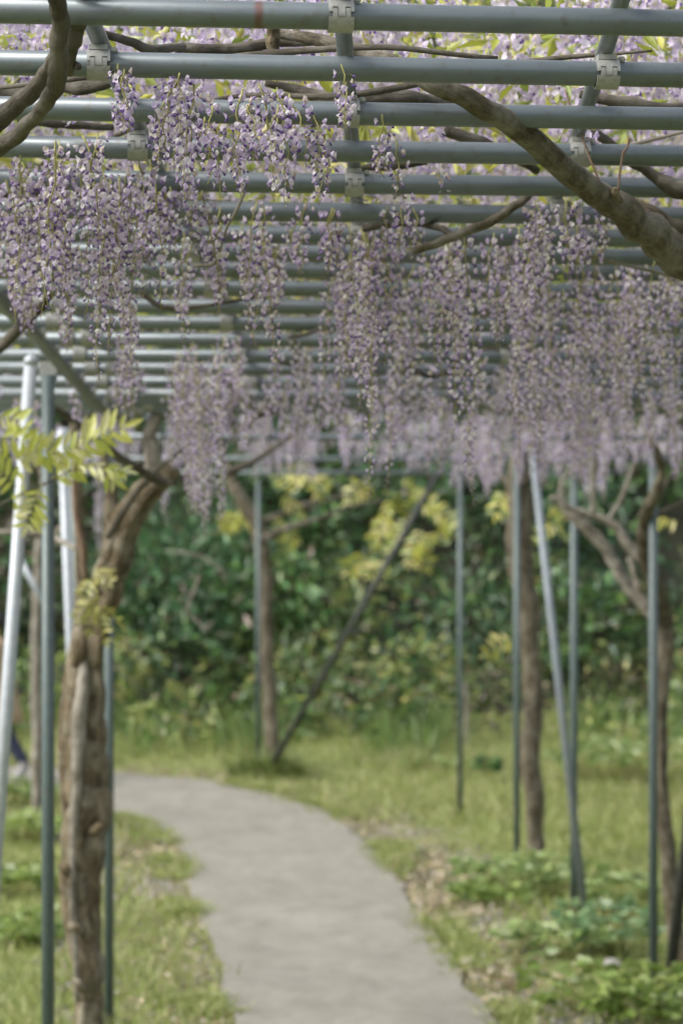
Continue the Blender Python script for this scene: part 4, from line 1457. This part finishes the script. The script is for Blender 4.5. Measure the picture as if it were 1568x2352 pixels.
# ------------------------------------------------------------------ low plants, one by one
def herb(x, y, label, pal, n=22, h=.28, spread=.35, leaf=(.07, .13), mname='leaf', name='leafy_plant', group='low leafy plants on the grass', broad=.5):
    g_ = ground_at(x, y)
    rt = root(name, g_, label, 'plant', group)
    stm, lv = MB(), []
    cen, dr, ln_, wd = [], [], [], []
    n = int(n * 1.6)
    for i in range(n):
        a = random.uniform(0, 6.28)
        rr_ = spread * math.sqrt(random.random())
        hh = h * random.uniform(.5, 1.1)
        top = g_ + Vector((math.cos(a) * rr_, math.sin(a) * rr_, hh))
        b = g_ + Vector((math.cos(a) * rr_ * .3, math.sin(a) * rr_ * .3, -.02))
        v, f, _ = tube([b, b.lerp(top, .6) + Vector((0, 0, hh * .15)), top], [.003, .0025, .002], 4)
        stm.add(v, f)
        for k in range(5):
            aa = a + (k - 2) * .62 + random.uniform(-.25, .25)
            cen.append(tuple(top))
            dr.append((math.cos(aa), math.sin(aa), random.uniform(-.35, .25)))
            l = random.uniform(*leaf)
            ln_.append(l)
            wd.append(l * broad)
    stm.build('stem', M['stem'], rt)
    V, Fc, C = leaf_cloud(np.array(cen), np.array(dr), np.array(ln_), np.array(wd), pick(pal, len(cen), .2), .12)
    # leaves lie fairly flat: flatten the roll of each leaf
    o = link('foliage', fast_mesh('foliage', V, Fc, C, M[mname]))
    attach(o, rt)
    tag(o, kind='stuff')
    return rt


PALE = [(.23, .33, .10), (.27, .35, .13), (.20, .29, .08), (.30, .37, .15)]
FRESH = [(.20, .29, .06), (.25, .33, .08), (.18, .26, .06)]
herb(1180, 2040, 'pale leafy plant in front of the straight wisteria trunk foot', PALE, 30, .2, .4)
herb(1265, 2060, 'spreading pale leafy plant touching the slim post foot', PALE, 26, .22, .35)
herb(1120, 2085, 'small fresh green plant at the edge of the bare strip', FRESH, 18, .14, .25)
herb(1390, 2190, 'bluish green leafy plant beside the foot of the slanting galvanised pole', [(.16, .28, .12), (.22, .33, .16), (.26, .36, .16)], 28, .25, .35)
herb(1270, 2200, 'broad pale green plant nearer than the galvanised pole foot', PALE, 26, .16, .32)
herb(1420, 2130, 'tall pale leafy plant between galvanised pole and the post beside it', PALE, 22, .3, .3)
herb(1390, 2330, 'bright green plant at the picture bottom beside the post foot', FRESH, 30, .2, .4)
herb(1500, 2345, 'long leaved green plant under the dark leaning pole', FRESH, 22, .16, .3)
herb(1380, 1790, 'pale leafy clump at the far grass edge near the bank', PALE, 34, .35, .7)
herb(1480, 1800, 'fresh pale clump of leaves behind the post by the bank foot', PALE, 30, .4, .6)
herb(1010, 1770, 'low whitish green plant on the grass behind the slim post', PALE, 14, .12, .35)
herb(1120, 1795, 'small dark green plant alone on the open grass', [(.06, .14, .04), (.08, .18, .05)], 9, .22, .08)
tf = root('grass_tuft', ground_at(622, 1790), 'dark green grass tuft around the feet of far post and slanting dark pole', 'grass tuft')
g_ = ground_at(622, 1790)
q = tufts([(g_.x + a, g_.y + b) for a, b in ((-.12, .1), (0, 0), (.12, .05), (.22, .12), (-.22, .15), (.05, .3))], 130, .34, .10, [(.13, .18, .045), (.17, .22, .06), (.22, .25, .08), (.10, .15, .035)], .016, 'blades', .5)
attach(q, tf)
tag(q, kind='stuff')
herb(60, 1930, 'bright pale leafy plant left of the round green post', [(.32, .42, .13), (.28, .38, .09), (.36, .43, .18)], 34, .2, .35)
herb(20, 2060, 'fresh yellow green plant at the picture edge beside the galvanised pole', FRESH, 30, .18, .3)
herb(70, 2160, 'low yellow green plant just left of the old trunk', FRESH + PALE, 30, .14, .35)
herb(60, 1850, 'darker green plant on the grass by the pale thin trunk', [(.14, .22, .05), (.18, .26, .07)], 24, .22, .4)

# stones at a post foot
for i, (x, y, s, lab) in enumerate([(1488, 2292, .075, 'pale flat stone leaning on the post foot'), (1517, 2284, .045, 'small grey stone between post foot and dark pole'), (1540, 2312, .05, 'dull grey stone at the foot of the dark leaning pole'), (1408, 2200 - 360 + 1, .05, 'white stone in the grass beside the galvanised pole')]):
    if i == 3:
        x, y = 1405, 2218
    g_ = ground_at(x, y)
    mb = MB()
    vs, fs = [], []
    nn = 9
    for a in range(5):
        th = math.pi * a / 4
        for b in range(nn):
            ph = 2 * math.pi * b / nn
            q = Vector((math.sin(th) * math.cos(ph), math.sin(th) * math.sin(ph), math.cos(th) * .6))
            q *= s * (1 + .35 * noise.noise(q * 1.4 + Vector((i * 3.3, 0, 0))))
            vs.append(g_ + q + Vector((0, 0, s * .25)))
    for a in range(4):
        for b in range(nn):
            fs.append((a * nn + b, a * nn + (b + 1) % nn, (a + 1) * nn + (b + 1) % nn, (a + 1) * nn + b))
    mb.add(vs, fs)
    tag(mb.build('stone', M['stone'], None, False), lab, 'stone', 'stones by the posts')

# ------------------------------------------------------------------ person walking away along the bend
def person():
    d0 = 23.6
    foot = P(30, 1768, d0)
    gx = foot.x
    zg = gz(gx, d0) + .022
    rt = root('person', (gx - .25, d0, zg), 'person in a beige coat and navy trousers walking away behind the galvanised pole', 'person')
    X0 = gx - .125                      # hips, walking towards -x
    J = {}

    def pt(dx, dy, z):
        return (X0 + dx, d0 + dy, zg + z)
    verts = [pt(0, 0, .88), pt(-.02, 0, 1.05), pt(-.03, 0, 1.22), pt(-.045, 0, 1.34), pt(-.06, 0, 1.42), pt(-.08, 0, 1.50), pt(-.085, 0, 1.58), pt(-.08, 0, 1.645),
             # rear leg (near side)
             pt(.02, -.08, .82), pt(.06, -.085, .52), pt(.225, -.09, .245), pt(.262, -.09, .185), pt(.185, -.09, .055), pt(.10, -.09, .03),
             # front leg
             pt(-.04, .08, .82), pt(-.18, .085, .50), pt(-.30, .09, .12), pt(-.31, .09, .07), pt(-.42, .09, .05), pt(-.50, .09, .06),
             # arms
             pt(-.04, -.18, 1.34), pt(-.10, -.22, 1.08), pt(-.24, -.22, .92), pt(-.30, -.21, .86),
             pt(-.04, .18, 1.34), pt(.06, .22, 1.08), pt(.02, .22, .86), pt(.01, .21, .79)]
    rad = [(.15, .12), (.13, .10), (.15, .11), (.13, .09), (.052, .052), (.072, .075), (.088, .10), (.05, .06),
           (.10, .10), (.082, .082), (.066, .066), (.056, .056), (.054, .042), (.036, .028),
           (.095, .095), (.062, .062), (.048, .048), (.042, .042), (.038, .03), (.026, .022),
           (.06, .06), (.042, .042), (.034, .034), (.03, .022),
           (.06, .06), (.042, .042), (.034, .034), (.03, .022)]
    edges = [(0, 1), (1, 2), (2, 3), (3, 4), (4, 5), (5, 6), (6, 7), (0, 8), (8, 9), (9, 10), (10, 11), (11, 12), (12, 13), (0, 14), (14, 15), (15, 16), (16, 17), (17, 18), (18, 19),
             (3, 20), (20, 21), (21, 22), (22, 23), (3, 24), (24, 25), (25, 26), (26, 27)]
    me = bpy.data.meshes.new('body')
    me.from_pydata(verts, edges, [])
    o = bpy.data.objects.new('body_source', me)
    COL.objects.link(o)
    sk = o.modifiers.new('skin', 'SKIN')
    sk.use_smooth_shade = True
    for i, r_ in enumerate(rad):
        me.skin_vertices[0].data[i].radius = r_
        me.skin_vertices[0].data[i].use_root = (i == 0)
    sb = o.modifiers.new('sub', 'SUBSURF')
    sb.levels = 2
    dg = bpy.context.evaluated_depsgraph_get()
    dg.update()
    em = bpy.data.meshes.new_from_object(o.evaluated_get(dg))
    bpy.data.objects.remove(o)
    em.materials.clear()
    navy = flat_mat('navy_cloth', (.022, .028, .06), .8, 40, .2)
    skin = flat_mat('skin', (.52, .34, .25), .5, 10, .05)
    shoe = flat_mat('shoe_canvas', (.30, .29, .30), .7, 30, .1)
    coatm = flat_mat('beige_cloth', (.40, .30, .19), .85, 20, .12)
    hair = flat_mat('dark_hair', (.025, .02, .018), .5, 60, .3)
    for m_ in (navy, skin, shoe):
        em.materials.append(m_)
    for p_ in em.polygons:
        z = p_.center.z - zg
        x = p_.center.x - X0
        front = p_.center.y > d0
        sh = (z < .105) if front else (z < .215 and x > .06 and (x - .26) * .75 + (.20 - z) > -.055)
        hand = abs(p_.center.y - d0) > .15 and .7 < z < .93
        p_.material_index = 2 if sh else 1 if (z > 1.40 or hand) else 0
        p_.use_smooth = True
    body = link('body', em, rt)
    # coat: open tube from shoulders to above the knee, flaring behind
    mb = MB()
    rings = [(1.42, -.055, .075, .085), (1.38, -.05, .12, .19), (1.30, -.04, .14, .215), (1.15, -.02, .145, .20), (1.0, -.01, .15, .19), (.85, .0, .175, .205), (.70, .02, .195, .215), (.585, .03, .205, .222)]
    ns = 22
    for inner in (0, 1):
        for z, cx, rx, ry in rings:
            for k in range(ns):
                a = 2 * math.pi * k / ns
                fold = 1 + .035 * math.sin(a * 5 + z * 3) * max(0, 1.1 - z)
                q = (1 - .04 * inner)
                mb.v.append(pt(cx + math.cos(a) * rx * fold * q, math.sin(a) * ry * fold * q, z))
    nr = len(rings)
    for inner in (0, 1):
        for i in range(nr - 1):
            for k in range(ns):
                a = inner * nr * ns + i * ns + k
                b = inner * nr * ns + i * ns + (k + 1) % ns
                mb.f.append((a, b, b + ns, a + ns) if inner else (a, a + ns, b + ns, b))
    for k in range(ns):
        a, b = (nr - 1) * ns + k, (nr - 1) * ns + (k + 1) % ns
        mb.f.append((a, a + nr * ns, b + nr * ns, b))
    mb.build('coat', coatm, rt)
    for idx in ((20, 21, 22), (24, 25, 26)):
        ps = catmull([verts[i] for i in idx], 5)
        v, f, _ = tube(ps, [.075 - .024 * i / (len(ps) - 1) for i in range(len(ps))], 12)
        s_ = MB()
        s_.add(v, f)
        s_.build('sleeve', coatm, rt)
    # hair
    hb = MB()
    c = Vector(pt(-.065, 0, 1.585))
    vs, fs = [], []
    for a in range(9):
        th = math.pi * .72 * a / 8
        for b in range(16):
            ph = 2 * math.pi * b / 16
            q = Vector((math.sin(th) * math.cos(ph) * .112 + .012, math.sin(th) * math.sin(ph) * .092, math.cos(th) * .105))
            if math.cos(ph) < -.3 and th > 1.0:
                q *= .8
            vs.append(c + q)
    for a in range(8):
        for b in range(16):
            fs.append((a * 16 + b, (a + 1) * 16 + b, (a + 1) * 16 + (b + 1) % 16, a * 16 + (b + 1) % 16))
    hb.add(vs, fs)
    hb.build('hair', hair, rt)


person()
print('racemes', COUNT)
